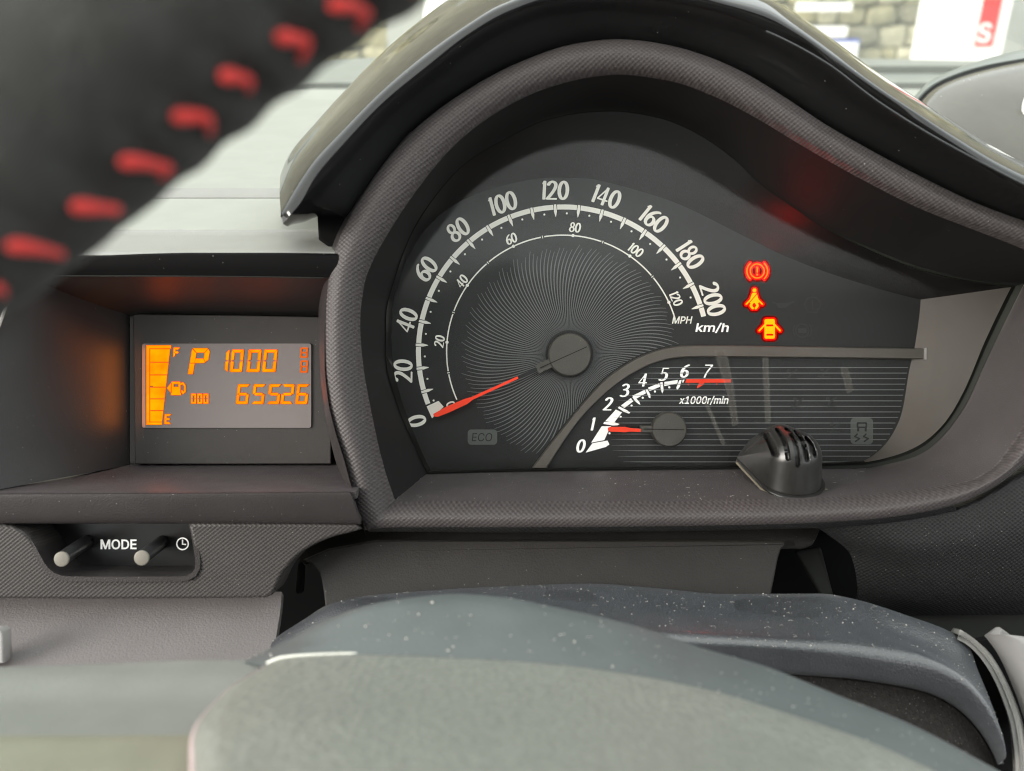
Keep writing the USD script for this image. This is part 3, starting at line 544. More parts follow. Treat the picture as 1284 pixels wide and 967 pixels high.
# button stalks and the panel behind them
bp = thing('button_panel', 'black plate lettered MODE with a clock symbol in the recess', 'button panel', P(160, 700, .376))
bd = .3755
part(bp, 'plate', flat(sg.box(-10, 640, 300, 716), bd, .003, -.0032), 'button_black', False)
def text(t, name, s, cx, cy, h, d, m, rot=0.0, shear=0.0, bold=False, width=None, thick=.0002, parent=None, label=None, lift=0.0):
    x = meshkit.text_mesh(s, 1.0, .2, bold); b = x.bounds; x.apply_translation([-(b[0][0] + b[1][0]) / 2, -(b[0][1] + b[1][1]) / 2 if s not in ('MODE',) else -.5, 0])
    v = x.vertices.copy(); hh = h
    if width: v[:, 0] *= width / ((b[1][0] - b[0][0]) * h)
    v[:, 0] += v[:, 1] * shear; v[:, :2] *= h
    a = math.radians(-rot); v[:, :2] = v[:, :2] @ np.array([[math.cos(a), math.sin(a)], [-math.sin(a), math.cos(a)]])
    sc = d / F; c = P(cx, cy, d)
    v = np.c_[v[:, 0] * sc + c[0], v[:, 1] * sc + c[1], (v[:, 2] / .2) * thick - d + lift]
    return part(t, name, trimesh.Trimesh(v, x.faces, process=False), m, False, parent=parent, label=label)
bl = UsdLux.RectLight.Define(stage, disp.path + '/backlight')
bl.CreateWidthAttr(.006); bl.CreateHeightAttr(.036); bl.CreateColorAttr(Gf.Vec3f(1.0, .25, .015)); bl.CreateIntensityAttr(BACKLIGHT); bl.CreateNormalizeAttr(False)
bl.AddTranslateOp().Set(Gf.Vec3d(*map(float, P(181, 485, .396) - disp.base))); bl.AddRotateYOp().Set(105)
text(bp, 'lettering', 'MODE', 148.8, 682.6, 11.5, bd, 'print_bright', bold=True, width=45)
ck = union_all([sg.Point(229, 682).buffer(8).difference(sg.Point(229, 682).buffer(6.4)), sg.LineString([(229, 676.6), (229, 682.4), (233.4, 682.8)]).buffer(.75, cap_style=2)])
part(bp, 'clock_symbol', flat(ck, bd, .0002), 'print_bright', False)
for px, py, ex_, ey_, r, lab in ((76.5, 701.5, 108, 679.5, 9.4, 'black stalk button with grey tip, left of the MODE lettering'), (177, 700, 203, 679.8, 9.4, 'black stalk button with grey tip, between the MODE lettering and the clock symbol')):
    b0 = P(px, py, .3455); rr_ = r * .3455 / F
    e0 = P(ex_, ey_, .3755); pb = thing('push_button', lab, 'button', e0, 'stalk buttons in the recess')
    st = tube([e0, e0 * .45 + b0 * .55, e0 * .04 + b0 * .96], rr_ * .97, 28); part(pb, 'stem', st, 'button_black', 40)
    cp = tube([b0 + [0, 0, -.0011], b0 + [0, 0, -.0003], b0], [rr_, rr_, rr_ * .86], 28); part(pb, 'tip', cp, 'button_cap', 40)

# ================================================================== instrument cluster
ic = thing('instrument_cluster', 'black gauge panel with speedometer, rev counter and lit red warning symbols', 'instrument cluster', P(800, 590, dF))
part(ic, 'dial_face', flat(sg.Polygon([(x / dF * F * 0 + (p[0] / dF * F + CX), CY - p[1] / dF * F) for p in rF for x in (0,)]).buffer(2), dF, .003, -.003), 'dial_black', False)
wallm = [rL, rL * .5 + rF * .5, rF * 1.0005]
def hs(i0, i1): return grid([arc(w, i0, i1) for w in wallm], sub=2)
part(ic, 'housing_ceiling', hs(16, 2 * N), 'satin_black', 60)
part(ic, 'housing_left_wall', hs(0, 16), 'groove_dark', 60); part(ic, 'housing_right_wall', hs(2 * N, 3 * N), 'housing_grey_lit', 60); part(ic, 'housing_floor', hs(3 * N, 4 * N), 'groove_dark', 60)  # one housing plastic; right side coloured lighter for the light it catches

CXs, CYs = 706.2, 441.2
def ang(v): return 205.3 - 0.9345 * v                      # degrees, mathematical sense
def pol(a, r, cx=CXs, cy=CYs): return (cx + r * math.cos(math.radians(a)), cy - r * math.sin(math.radians(a)))
def sector(a0, a1, r0, r1, n=8, **k):
    A = np.linspace(a0, a1, n); return sg.Polygon([pol(a, r1, **k) for a in A] + [pol(a, r0, **k) for a in A[::-1]])
PT = .00018
def pr(shape, name, m='print_white', d=dF, **k): return part(ic, name, flat(shape, d, PT), m, False, **k)
# speed scale
for i in range(21):
    v = i * 10; a0 = ang(v)
    gap = .75
    a1 = ang(v + 10) if i < 20 else ang(v + 4.6)
    if i == 0:
        pr(sg.Polygon([pol(a0 - 3.5, 184.4), pol(a0 - 3.8, 168), pol(a0 - .6, 165), pol(a0 + .9, 178), pol(a0 + 1.6, 184.4)]), 'zero_mark')
        pr(sector(a0 - 4.2, a1 + gap, 178.6, 184.6), 'scale_band')
    else:
        pr(sector(a0 - gap, a1 + (gap if i < 20 else 0), 178.4, 184.6), 'scale_band')
        u = [pol(a0 + .42, 185), pol(a0 + .62, 176), pol(a0 + .1, 169.6), pol(a0 - .1, 169.6), pol(a0 - .62, 176), pol(a0 - .42, 185)]
        pr(sg.Polygon(u), 'tick')
    if i < 20: pr(sg.Point(pol(ang(v + 5), 173.6)).buffer(1.25, 4), 'dot')
# inner ring
def ang2(m): return 205.4 - 1.5025 * m
marks = [m for m in range(10, 130, 10)]
prev = ang2(0) - 1.2
for m in marks:
    pr(sector(prev, ang2(m) + .8, 145.4, 147.0, 12), 'inner_arc'); prev = ang2(m) - .8
    if m % 20 == 0: pr(sg.Point(pol(ang2(m), 146.2)).buffer(2.0, 6), 'inner_mark')
    else: pr(sector(ang2(m) - .22, ang2(m) + .22, 144.6, 147.8, 2), 'inner_mark')
pr(sector(prev, ang2(126), 145.4, 147.0, 8), 'inner_arc')

# numerals drawn with a broad pen, thick on the uprights and thin across
def pen(line, rx=.094, ry=.056):
    g = affinity.scale(sg.LineString(line), 1, rx / ry, origin=(0, 0)).buffer(rx, 8); return affinity.scale(g, 1, ry / rx, origin=(0, 0))
def smooth_line(k, n=40):
    k = np.array(k, float); s = np.r_[0, np.cumsum(np.hypot(*np.diff(k, axis=0).T))]; from scipy.interpolate import CubicSpline
    return CubicSpline(s, k)(np.linspace(0, s[-1], n))
def ell(cx, cy, rx, ry, a0, a1, n=32):
    A = np.radians(np.linspace(a0, a1, n)); return np.stack([cx + rx * np.cos(A), cy + ry * np.sin(A)], 1)
GL = {'0': (union_all([pen(ell(.30, .5, .215, .455, 0, 360))]), .60),
      '1': (union_all([pen([(.16, .03), (.16, .97)], .085, .03), pen([(.16, .95), (.05, .86)], .03, .03)]), .31),
      '2': (union_all([pen(smooth_line([(.06, .80), (.13, .91), (.27, .955), (.42, .87), (.44, .70), (.36, .50), (.20, .26), (.04, .055)])), pen([(.04, .045), (.50, .045)], .05, .045)]), .56),
      '3': (union_all([pen(smooth_line([(.06, .86), (.17, .945), (.33, .93), (.42, .80), (.37, .64), (.20, .55)])), pen(smooth_line([(.18, .55), (.37, .50), (.46, .33), (.39, .12), (.22, .04), (.04, .09)]))]), .55),
      '4': (union_all([pen([(.37, .02), (.37, .96)], .08, .03), pen([(.37, .94), (.03, .30)], .035, .04), pen([(.03, .28), (.54, .28)], .04, .042)]), .60),
      '5': (union_all([pen([(.12, .95), (.46, .95)], .05, .045), pen([(.12, .95), (.10, .58)], .045, .04), pen(smooth_line([(.10, .56), (.24, .61), (.40, .53), (.45, .33), (.37, .12), (.21, .04), (.04, .08)]))]), .55),
      '6': (union_all([pen(smooth_line([(.45, .95), (.28, .84), (.13, .63), (.08, .40), (.10, .28)])), pen(ell(.29, .295, .20, .25, 0, 360))]), .57),
      '7': (union_all([pen([(.05, .95), (.50, .95)], .05, .045), pen(smooth_line([(.49, .93), (.33, .60), (.20, .30), (.15, .03)]), .06, .04)]), .54),
      '8': (union_all([pen(ell(.29, .73, .165, .22, 0, 360), .075), pen(ell(.29, .265, .205, .225, 0, 360), .085)]), .58)}
def number(s, cx, cy, h, rot, shear=0.0, sx=1.0, track=.0):
    """the numeral's outline in pixels; rot in degrees clockwise on the picture."""
    gs, x = [], 0
    for ch in s:
        g, w = GL[ch]; gs.append(affinity.translate(g, x, 0)); x += w + track
    g = union_all(gs); g = affinity.translate(g, -(x - track) / 2, -.5)
    g = affinity.affine_transform(g, [sx * h, shear * h, 0, -h, 0, 0])
    return affinity.translate(affinity.rotate(g, rot, origin=(0, 0)), cx, cy)
def numeral(s, cx, cy, h, rot, m='print_white', name='speed_numeral', **k):
    pr(number(s, cx, cy, h, rot, **k), name, m, label='numeral ' + s)
for s, x, y in (('0', 524.5, 527.0), ('20', 507.6, 464.4), ('40', 512.2, 401.6), ('60', 536, 338.2), ('80', 576, 289.6), ('100', 631.4, 257), ('120', 696.2, 241), ('140', 760, 249), ('160', 819, 277), ('180', 864, 321), ('200', 892, 376.5)):
    a = ang(int(s)); x, y = x + 2.2 * math.cos(math.radians(a)), y - 2.2 * math.sin(math.radians(a)); numeral(s, x, y, 23.6, (90 - a) * .96 + 3.5, sx=1.0, shear=.05)
for s, x, y in (('20', 552.6, 427.8), ('40', 580.4, 353.4), ('60', 641.8, 300.8), ('80', 721, 286.8), ('100', 796.5, 315), ('120', 846.4, 375.4)):
    a = ang2(int(s)); x, y = x + 1.5 * math.cos(math.radians(a)), y - 1.5 * math.sin(math.radians(a)); numeral(s, x, y, 12.2, (90 - ang2(int(s))) * .96 + 2, name='inner_numeral', sx=1.0, shear=.08)
numeral('0', 565, 507, 11, -112, name='inner_numeral')
text(ic, 'lettering', 'MPH', 855.4, 401.4, 8.6, dF, 'print_white', shear=.2, bold=True, width=24, thick=PT)
text(ic, 'lettering', 'km/h', 893.3, 411.3, 10.2, dF, 'print_bright', shear=.2, width=41, bold=True, thick=PT)

# sunburst of curved hairlines
burst = []
for i in range(150):
    p0 = i * 2.4 + .7; R1 = 133 + 3 * math.sin(i * 1.7) + random.uniform(-2, 2); r = np.linspace(30, R1, 18)
    a = p0 - 10.5 * (r / 134) ** 3 + 4
    w = np.interp(r, [30, 60, 110, R1], [.20, .45, .70, .25])
    ps = np.array([pol(x, q, 714, 444) for x, q in zip(a, r)]); tn = np.gradient(ps, axis=0); tn /= np.linalg.norm(tn, axis=1, keepdims=True); nn = np.stack([-tn[:, 1], tn[:, 0]], 1)
    burst.append(sg.Polygon(np.vstack([ps + nn * w[:, None], (ps - nn * w[:, None])[::-1]])))
# arch of the rev counter cuts across the burst
outer = [(667, 586), (690, 556), (711.7, 529), (744, 490), (762, 472.5), (780.5, 459), (800, 448), (822.8, 439.3), (840, 435.2), (858, 433.3), (880, 433), (1000, 434.5), (1156, 437)]
inner = [(686.6, 586), (705, 556), (727.4, 524.7), (746, 505), (764.8, 488), (783, 474.5), (802, 463.5), (820, 455.6), (839.5, 450.4), (860, 448.4), (880, 448), (1000, 449), (1156, 451)]
tach_zone = sg.Polygon(outer + [(1156, 600), (667, 600)])
part(ic, 'sunburst_lines', flat(union_all([b_.buffer(0).difference(tach_zone.buffer(2)) for b_ in burst]), dF, .00008), 'print_grey', False)
oc_, ic_ = curve([(x, y, dF) for x, y in outer], 80), curve([(x, y, dF) for x, y in inner], 80)
zt = np.array([0, 0, .0032])
part(ic, 'arch_trim', grid([oc_ + zt * .1, oc_ * .96 + ic_ * .04 + zt * .85, oc_ * .9 + ic_ * .1 + zt, oc_ * .1 + ic_ * .9 + zt, oc_ * .04 + ic_ * .96 + zt * .85, ic_ + zt * .0], face=(0, 0, 1)), 'trim_grey', 40)
part(ic, 'trim_end', box_rig(P(1155.5, 444, dF) + [0, 0, .0022], [.0011, .0056, .0036]), 'trim_edge', False)
# tacho lines
for i in range(18):
    y = 461 + 6.95 * i - .0
    if y > 582: break
    x1 = np.interp(y, [440, 462, 519, 548, 567, 578], [1143, 1138, 1128, 1114, 1098, 1082])
    dx = 1 - ((y - 545) / 96.0) ** 2
    x0 = 850 - 92 * math.sqrt(max(dx, 0)) + 8 if y < 560 else 772 + (y - 560) * .9 - 8
    pr(sg.Polygon([(x0, y - .1), (x0 + 30, y - .55), (x1, y - .55), (x1, y + .55), (x0 + 30, y + .55), (x0, y + .1)]), 'panel_line', 'print_line')
# rev counter scale
z4 = lambda pts: [(690 + x / 5.35, 420 + y / 5.35) for x, y in pts]
pr(sg.Polygon(z4([(237, 790), (283, 727), (384, 709), (396, 735), (372, 752)])), 'zero_mark', 'print_bright')
for q in ([(274, 723), (345, 613), (408, 612), (392, 640), (362, 706)], [(369, 579), (440, 501), (481, 520), (428, 588)], [(474, 474), (541, 424), (556, 446), (497, 491)],
          [(550, 409), (632, 369), (642, 391), (572, 431)], [(655, 354), (731, 324), (736, 348), (666, 377)], [(765, 316), (856, 302), (852, 326), (764, 344)]):
    pr(sg.Polygon(z4(q)), 'rev_band', 'print_bright')
for q in ([(355, 597), (362, 584), (425, 584), (464, 598), (452, 606), (420, 608)], [(453, 490), (462, 480), (515, 505), (537, 523), (526, 528), (495, 517)], [(551, 419), (560, 409), (596, 448), (604, 469), (592, 464), (570, 446)],
          [(638, 368), (650, 362), (672, 402), (671, 425), (661, 420), (650, 397)], [(737, 319), (753, 317), (760, 370), (751, 393), (742, 370)], [(866, 304), (881, 302), (868, 350), (851, 369), (845, 355)]):
    pr(sg.Polygon(z4(q)), 'rev_tick', 'print_bright')
pr(sg.Polygon(z4([(888, 302), (900, 300), (892, 320), (884, 320)])), 'rev_tick', 'print_bright')
pr(sg.Polygon(z4([(912, 297), (1212, 295), (1212, 320), (905, 322)])), 'red_line', 'print_red')
pr(sg.Polygon(z4([(1012, 296), (1046, 296), (1026, 335), (984, 360), (986, 345)])), 'red_tick', 'print_red')
for x, y in ((397, 660), (472, 550), (545, 475), (620, 422), (702, 380), (798, 352)): pr(sg.Point(z4([(x, y)])[0]).buffer(1.35, 4), 'rev_dot', 'print_bright')
for x, y in ((926, 332), (1116, 331)): pr(sg.Point(z4([(x, y)])[0]).buffer(1.1, 4), 'red_dot', 'print_red')
for s, x, y in zip('01234567', (206, 287, 392, 505, 625, 765, 903, 1056), (745, 598, 463, 372, 302, 264, 243, 243)):
    q = z4([(x, y)])[0]; numeral(s, q[0], q[1], 16.4, 0, 'print_bright', 'rev_numeral', shear=.22, sx=1.12)
text(ic, 'lettering', 'x1000r/min', 882.8, 502.2, 9.0, dF, 'print_bright', shear=.22, width=61, bold=True, thick=PT)

# needles
def needle_hub(cx, cy, r, a, arm, wid, zb=.006):
    d = dF - zb
    body = tube([P(cx, cy, d) + [0, 0, -.0055], P(cx, cy, d) + [0, 0, -.0008], P(cx, cy, d)], [r * d / F, r * d / F, (r - 1.6) * d / F], 40)
    tip = pol(a, arm, cx, cy); l = sg.LineString([(cx, cy), tip]).buffer(wid, cap_style=2)
    return body, flat(l, d, .0035, -.0042)
for (cx, cy, r, a, arm, wid, red, nm) in ((714.5, 444.6, 27.2, 204.3, 45, 5.6, [(543.7, 520.6, 1.6), (548, 520, 3.0), (562, 513.4, 4.0), (584, 503.6, 3.6), (592, 499.6, 1.9), (649.5, 473.4, 1.5)], 'speed_needle'),
                             (839.5, 538.7, 22, 179, 36, 4.1, [(762.2, 538.1, 1.6), (765, 538.3, 2.9), (784, 538.6, 3.3), (790, 539, 2.2), (803, 539.8, 1.9)], 'rev_needle')):
    b_, ar = needle_hub(cx, cy, r, a, arm, wid)
    hub = part(ic, nm, b_, 'hub_grey', 40)
    part(ic, 'arm', ar, 'hub_grey', False, parent=hub)
    q = np.array(red); tn = np.gradient(q[:, :2], axis=0); tn /= np.linalg.norm(tn, axis=1, keepdims=True); nn = np.stack([-tn[:, 1], tn[:, 0]], 1)
    part(ic, 'red_pointer', flat(sg.Polygon(np.vstack([q[:, :2] + nn * q[:, 2:], (q[:, :2] - nn * q[:, 2:])[::-1]])), dF - .0045, .0009), 'print_red', False, parent=hub)
    a0 = pol(a, arm, cx, cy); e = q[-1, :2]
    part(ic, 'clear_stem', flat(sg.LineString([e, a0]).buffer(2.0, cap_style=2), dF - .0045, .0007), 'needle_clear', False, parent=hub)
    l = sg.LineString([pol(a, arm - 4, cx, cy), pol(a + 180, r - 4, cx, cy)]).buffer(.45); part(ic, 'split_line', flat(l, dF - .006, .00012), 'void_black', False, parent=hub)

# warning symbols
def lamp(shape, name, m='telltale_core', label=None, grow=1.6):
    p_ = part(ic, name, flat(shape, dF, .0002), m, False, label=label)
    part(ic, 'painted_glow', flat(shape.buffer(grow * 2.6, 4).difference(shape.buffer(grow * 1.2, 4)), dF, .00008), 'telltale_halo', False, parent=p_)  # bloom around the lit symbol painted as glowing red outlines
    part(ic, 'painted_glow_edge', flat(shape.buffer(grow * 1.25, 4).difference(shape.buffer(-.02)), dF, .00012), 'telltale_glow', False, parent=p_)
bx, by = 949.4, 340
brk = union_all([sg.Point(bx, by).buffer(9.6).difference(sg.Point(bx, by).buffer(7.9)), sg.Polygon([(bx - 1.1, by - 5.4), (bx + 1.3, by - 5.4), (bx + .8, by + 2.2), (bx - .7, by + 2.2)]), sg.Point(bx, by + 4.6).buffer(1.25)] +
                [sector(s + 50, s - 50, 12.2, 13.9, cx=bx, cy=by) for s in (0, 180)])
lamp(brk, 'brake_warning', 'telltale_red', 'lit brake warning: exclamation mark in a ring between brackets')
sx, sy = 945.6, 374.6
belt = union_all([sg.Point(sx + .3, sy - 10.4).buffer(2.5), sg.Polygon([(sx - 2.6, sy - 7.2), (sx + 3.2, sy - 7.2), (sx + 6.2, sy + 4), (sx + 5.4, sy + 5.6), (sx - 5.4, sy + 5.6), (sx - 6.4, sy + 4)]),
                  sg.LineString([(sx - 4.2, sy + 1), (sx - 10, sy + 7)]).buffer(1.0), sg.LineString([(sx + 4.2, sy + 1), (sx + 10.2, sy + 7)]).buffer(1.0),
                  sg.LineString([(sx - 2.4, sy + 5), (sx - 4.4, sy + 9), (sx - 1.9, sy + 12)]).buffer(1.5), sg.LineString([(sx + 2.4, sy + 5), (sx + 4.4, sy + 9), (sx + 1.9, sy + 12)]).buffer(1.5)])
belt = belt.difference(sg.LineString([(sx + 4.5, sy - 7), (sx - 5.6, sy + 4.6)]).buffer(.5))
lamp(belt, 'seat_belt_warning', label='lit seat belt warning: seated figure with a belt')
dx_, dy_ = 965, 412.5
car = union_all([rr(dx_ - 6.6, dy_ - 12.4, dx_ + 6.6, dy_ + 12.4, 2.2)] + [sg.LineString([(dx_ + s * 6, dy_ - 5.2), (dx_ + s * 13, dy_ + 2.2)]).buffer(1.1) for s in (-1, 1)])
car = car.difference(union_all([rr(dx_ - 4.4, dy_ - 5.6, dx_ + 4.4, dy_ - 3.2, .6), rr(dx_ - 4.2, dy_ + 6.2, dx_ + 4.2, dy_ + 8.6, .6)]))
lamp(car, 'open_door_warning', label='lit door warning: car from above with doors open')
# unlit symbols
gx, gy = 1018.8, 382
pr(union_all([sg.Point(gx, gy).buffer(10).difference(sg.Point(gx, gy).buffer(8.8)).difference(sg.box(gx - 6, gy + 7, gx + 6, gy + 12)), sg.box(gx - 7, gy + 9, gx + 7, gy + 10.2), sg.box(gx - .6, gy - 5, gx + .6, gy + 1.6), sg.Point(gx, gy + 4.4).buffer(1)]), 'unlit_tyre_symbol', 'print_ghost')
pr(union_all([sg.Polygon([(972, 380), (986, 380), (996, 377), (997, 378.4), (985, 386), (976, 386)]), sg.box(968, 379, 973, 380.2)]), 'unlit_oil_symbol', 'print_ghost')
pr(union_all([sg.Point(1006, 414.6).buffer(9).difference(sg.Point(1006, 414.6).buffer(7.6))] + [sector(s + 40, s - 40, 10.6, 12, cx=1006, cy=414.6) for s in (0, 180)] + [sg.box(1001, 411.6, 1011, 417.6)]), 'unlit_brake_symbol', 'print_ghost')
eco = rr(586.5, 539, 623, 557.6, 3).difference(union_all([seg7(c, x, 543, 8, 10.4, 1.2, .08, .2) for c, x in (('E', 593), ('6', 603), ('0', 612))]))
pr(rr(586.5, 538.6, 623.4, 557.8, 4.5), 'eco_plate', 'print_ghost_bright'); 
text(ic, 'lettering', 'ECO', 604.6, 548.2, 10, dF, 'dial_black', shear=.12, width=25, thick=.0002, lift=PT)
tcs = [sg.LineString([(x, 546), (x - 3, 549), (x + 3, 551.6), (x - 2, 555)]).buffer(.9) for x in (1074, 1085)]
pr(rr(1066.5, 524, 1094.5, 555.5 + 1.5, 5), 'traction_plate', 'print_ghost_bright')
part(ic, 'unlit_traction_symbol', flat(union_all([rr(1074, 529.5, 1087, 537, 1.5).difference(rr(1076, 531.5, 1085, 535, .8)), sg.box(1074.5, 537, 1077, 541), sg.box(1084, 537, 1086.5, 541)] + [affinity.translate(q, .5, -1.5) for q in tcs]), dF, .00012, PT), 'dial_black', False)
for x, y in ((1041, 505), (1000, 506), (1046, 537), (992, 470), (1034, 468)):
    pr(union_all([sg.Point(x - 3, y - 5).buffer(2.4), sg.LineString([(x - 4, y + 6), (x, y - 1), (x + 7, y - 6)]).buffer(1.2), sg.LineString([(x - 8, y + 4), (x + 7, y + 5)]).buffer(.8)]), 'unlit_symbol', 'print_ghost')
# the clear lens; pale streaks on it paint reflections as well as smears
lens_v, lens_f = trimesh.creation.triangulate_polygon(sg.Polygon(rL[:, :2]), engine='earcut')
lens = part(ic, 'lens', trimesh.Trimesh(np.c_[lens_v, np.full(len(lens_v), -dL + .0002)], lens_f, process=False), 'lens_clear', False)
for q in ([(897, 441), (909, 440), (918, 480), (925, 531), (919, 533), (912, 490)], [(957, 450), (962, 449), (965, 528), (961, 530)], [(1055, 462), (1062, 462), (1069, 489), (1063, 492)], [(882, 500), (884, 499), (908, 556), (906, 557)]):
    [part(ic, 'glare_smear', flat(sg.Polygon(q).buffer(bb), .402 - kk * .0003, .00005), 'glare_smear', False, parent=lens) for kk, bb in enumerate((1.8, .7, -.4)) if sg.Polygon(q).buffer(bb).area > 1]

# ================================================================== slotted dome on the ledge
c0_ = P(991, 604, .382)
dm = thing('slotted_dome', 'small black dome with slots stuck on the ledge below the gauges', 'sensor', c0_)
px = lambda n, d=.385: n * d / F
def dome_solid(k):
    base = c0_; r0 = px(37) - k; h = px(66)
    return hull(sphere(base + UP * .002 - FWD * .001, r0, 48).trim_by_plane([float(v) for v in UP], float(UP @ (base - FWD * .001))) if False else
                m3.Manifold.cylinder(.0015, r0, r0 * .985, 48).transform(np.c_[np.c_[np.array([1, 0, 0]), -FWD, UP], base]),
                sphere(base + UP * (h - px(34)) + FWD * .0015, px(34.5) - k, 48),
                sphere(base + UP * (h - px(27)) + FWD * .009 - np.array([px(10), 0, 0]), px(25) - k, 32),
                sphere(P(929, 574, .398), .0012 + max(0, .0006 - k), 12), sphere(P(943, 556, .400), .002, 12), sphere(P(965, 545, .402), .003, 12))
outer_d, inner_d = dome_solid(0), dome_solid(.0024)
slots = []
for x0, y0, x1, y1 in ((968.5, 547, 971.5, 569), (981.5, 541, 984.5, 574), (992, 540, 996, 582), (1001, 543, 1007.5, 575), (1011, 550, 1018.5, 569)):
    l = sg.LineString([(x0, y0), (x0 * .45 + x1 * .55, y0 * .7 + y1 * .3), (x1, y1)]).buffer(3.1, 6)
    s_ = .372 / F; l = affinity.affine_transform(l, [s_, 0, 0, -s_, -CX * s_, CY * s_])
    slots.append(m3.CrossSection([np.array(l.exterior.coords)[:-1]]).extrude(.06).translate([0, 0, -.402]))
cut = (outer_d - inner_d) ^ m3.Manifold.batch_boolean(slots, m3.OpType.Add)
part(dm, 'dome', outer_d - cut, 'dome_plastic', 30)
fl_ = hull(m3.Manifold.cylinder(.0011, px(41), px(41), 48).transform(np.c_[np.c_[np.array([1, 0, 0]), -FWD, UP], c0_ - UP * .0004]), sphere(P(925, 577, .398), .0008, 12))
part(dm, 'flange', fl_, 'dome_plastic', 40)
ad = hull(m3.Manifold.cylinder(.0011, px(40), px(38), 40).transform(np.c_[np.c_[np.array([1, 0, 0]), -FWD, UP], c0_ - UP * .0021]), sphere(P(925, 578, .397) - UP * .001, .0008, 12), sphere(P(1036, 614, .378), .0006, 10))
part(dm, 'adhesive_pad', ad, 'adhesive', 40)

# ================================================================== column trim, shroud, stalk, steering wheel
ct = thing('column_trim', 'grey plastic filler panel below the textured gauge surround', 'trim panel', P(690, 755, .37))
fl1 = [[(380, 650, .400), (470, 645), (700, 640), (940, 645), (1030, 650, .400)], [(374, 690, .388), (420, 672), (480, 667, .384), (700, 667), (930, 667), (985, 668), (1024, 672, .386)],
       [(376, 702, .383), (420, 684), (480, 678, .379), (700, 678), (930, 678), (985, 677), (1019, 680, .382)], [(384, 708, .379), (425, 696), (480, 690, .374), (700, 689), (930, 689), (972, 688), (1006, 685, .380)]]
part(ct, 'upper_flange', shell(grid([curve(c, 80) for c in fl1], sub=4, face=(0, .2, 1)), .002), 'trim_panel', 60)
fc = [(380, 703), (388, 705.5), (395, 711), (400, 718), (403, 728), (406, 745), (409, 775), (640, 775), (966, 775), (967, 746), (972, 720), (976, 700), (979, 690), (984, 684.5), (984, 680), (900, 679), (640, 679), (470, 679), (410, 690)]
part(ct, 'panel', prism(fc, lambda x, y: .3735 - .010 * (y - 690) / 70, .004, .0008), 'trim_panel', 40)

sh = thing('column_shroud', 'dark dusty steering column shroud with a bright ridge', 'column shroud', P(800, 900, .33))
R1 = [(296, 850, .345), (330, 815, .35), (346, 800), (384, 775), (408, 760), (448, 749), (520, 742), (640, 735, .366), (740, 732), (825, 738), (911, 745), (1031, 744.5), (1061, 749), (1141, 773), (1197, 795), (1214, 808, .350)]
R1b = [(310, 870, .335), (345, 835, .34), (362, 820), (400, 800), (430, 785), (480, 772), (550, 764), (660, 758, .345), (755, 757), (840, 763), (920, 769), (1025, 772), (1070, 779), (1146, 800), (1200, 822), (1228, 845, .338)]
R2 = [(340, 900, .318), (380, 870), (400, 855), (440, 835), (480, 820), (530, 808), (600, 798), (690, 792, .320), (780, 798), (875, 806), (960, 810), (1064, 819), (1110, 826), (1166, 836), (1217, 862), (1262, 946, .322)]
R3 = [(350, 935, .322), (390, 905), (410, 890), (450, 870), (490, 855), (540, 842), (610, 832), (700, 826, .322), (790, 831), (880, 837), (965, 842), (1064, 849), (1107, 855), (1158, 865), (1203, 888), (1252, 958, .325)]
R4 = [(350, 940, .330), (390, 910), (410, 895), (450, 875), (490, 860), (540, 847), (610, 837), (700, 831, .330), (790, 836), (880, 842), (965, 846), (1064, 853), (1107, 859), (1156, 869), (1200, 891), (1247, 958, .333)]
R5 = [(350, 1060, .31), (390, 1040), (410, 1030), (450, 1020), (490, 1010), (540, 1005), (610, 1000), (700, 1000, .310), (790, 1000), (880, 1000), (965, 1000), (1050, 1005), (1100, 1010), (1140, 1020), (1190, 1030), (1240, 1060, .315)]
cs = [curve(c, 110) for c in (R1, R1b, R2, R3)]
part(sh, 'upper_cover', shell(grid([cs[0] * 1.03 - UP * .02, cs[0] * 1.005 - UP * .001] + cs + [cs[3] * 1.02], sub=6, face=UP + [0, 0, .6]), .002), 'shroud_plastic', 60)
part(sh, 'front_face', shell(grid([curve(R4, 110), curve(R5, 110)], sub=1), .002), 'shroud_fuzzy', 60)
cL = curve([(1194, 793, .352), (1214, 808), (1236, 832), (1256, 872), (1268, 912), (1272, 967), (1272, 1010, .325)], 40); cR = curve([(1212, 799, .350), (1228, 808), (1249, 834), (1268, 872), (1281, 912), (1288, 967), (1288, 1010, .323)], 40)
part(sh, 'end_collar', shell(grid([cL * 1.03, cL, (cL + cR) / 2 * .982, cR, cR * 1.05], sub=4, face=(1, 0, 1)), .002), 'collar_grey', 60)
st = thing('control_stalk', 'pale silver stalk end beside the column shroud at the right edge', 'stalk', P(1300, 880, .33))
kA = [(1234, 797, .347), (1252, 822), (1266, 852), (1279, 886), (1290, 925), (1296, 990), (1297, 1040, .327)]
kT = [(1244, 806, .349), (1260, 830), (1276, 858), (1289, 890), (1300, 930), (1306, 990), (1307, 1040, .330)]
kB = [(1239, 795, .343), (1257, 820), (1272, 850), (1285, 884), (1296, 923), (1302, 988), (1303, 1040, .323)]
kC = [(1262, 796, .338), (1284, 806), (1302, 835), (1318, 870), (1330, 915), (1338, 985), (1340, 1040, .316)]
kD = [(1290, 800, .342), (1320, 806), (1345, 830), (1365, 865), (1380, 910), (1390, 980), (1392, 1040, .320)]
part(st, 'barrel', shell(grid([curve(kA, 40), curve(kB, 40), curve(kC, 40), curve(kD, 40)], sub=5), .004), 'stalk_silver', 60)
part(st, 'gap_backing', flat(sg.Polygon([(1205, 803), (1240, 797), (1262, 820), (1300, 900), (1310, 1080), (1180, 1080), (1180, 860)]), .358, .004), 'void_black', 40)  # black sheet standing in for the shade inside the gap

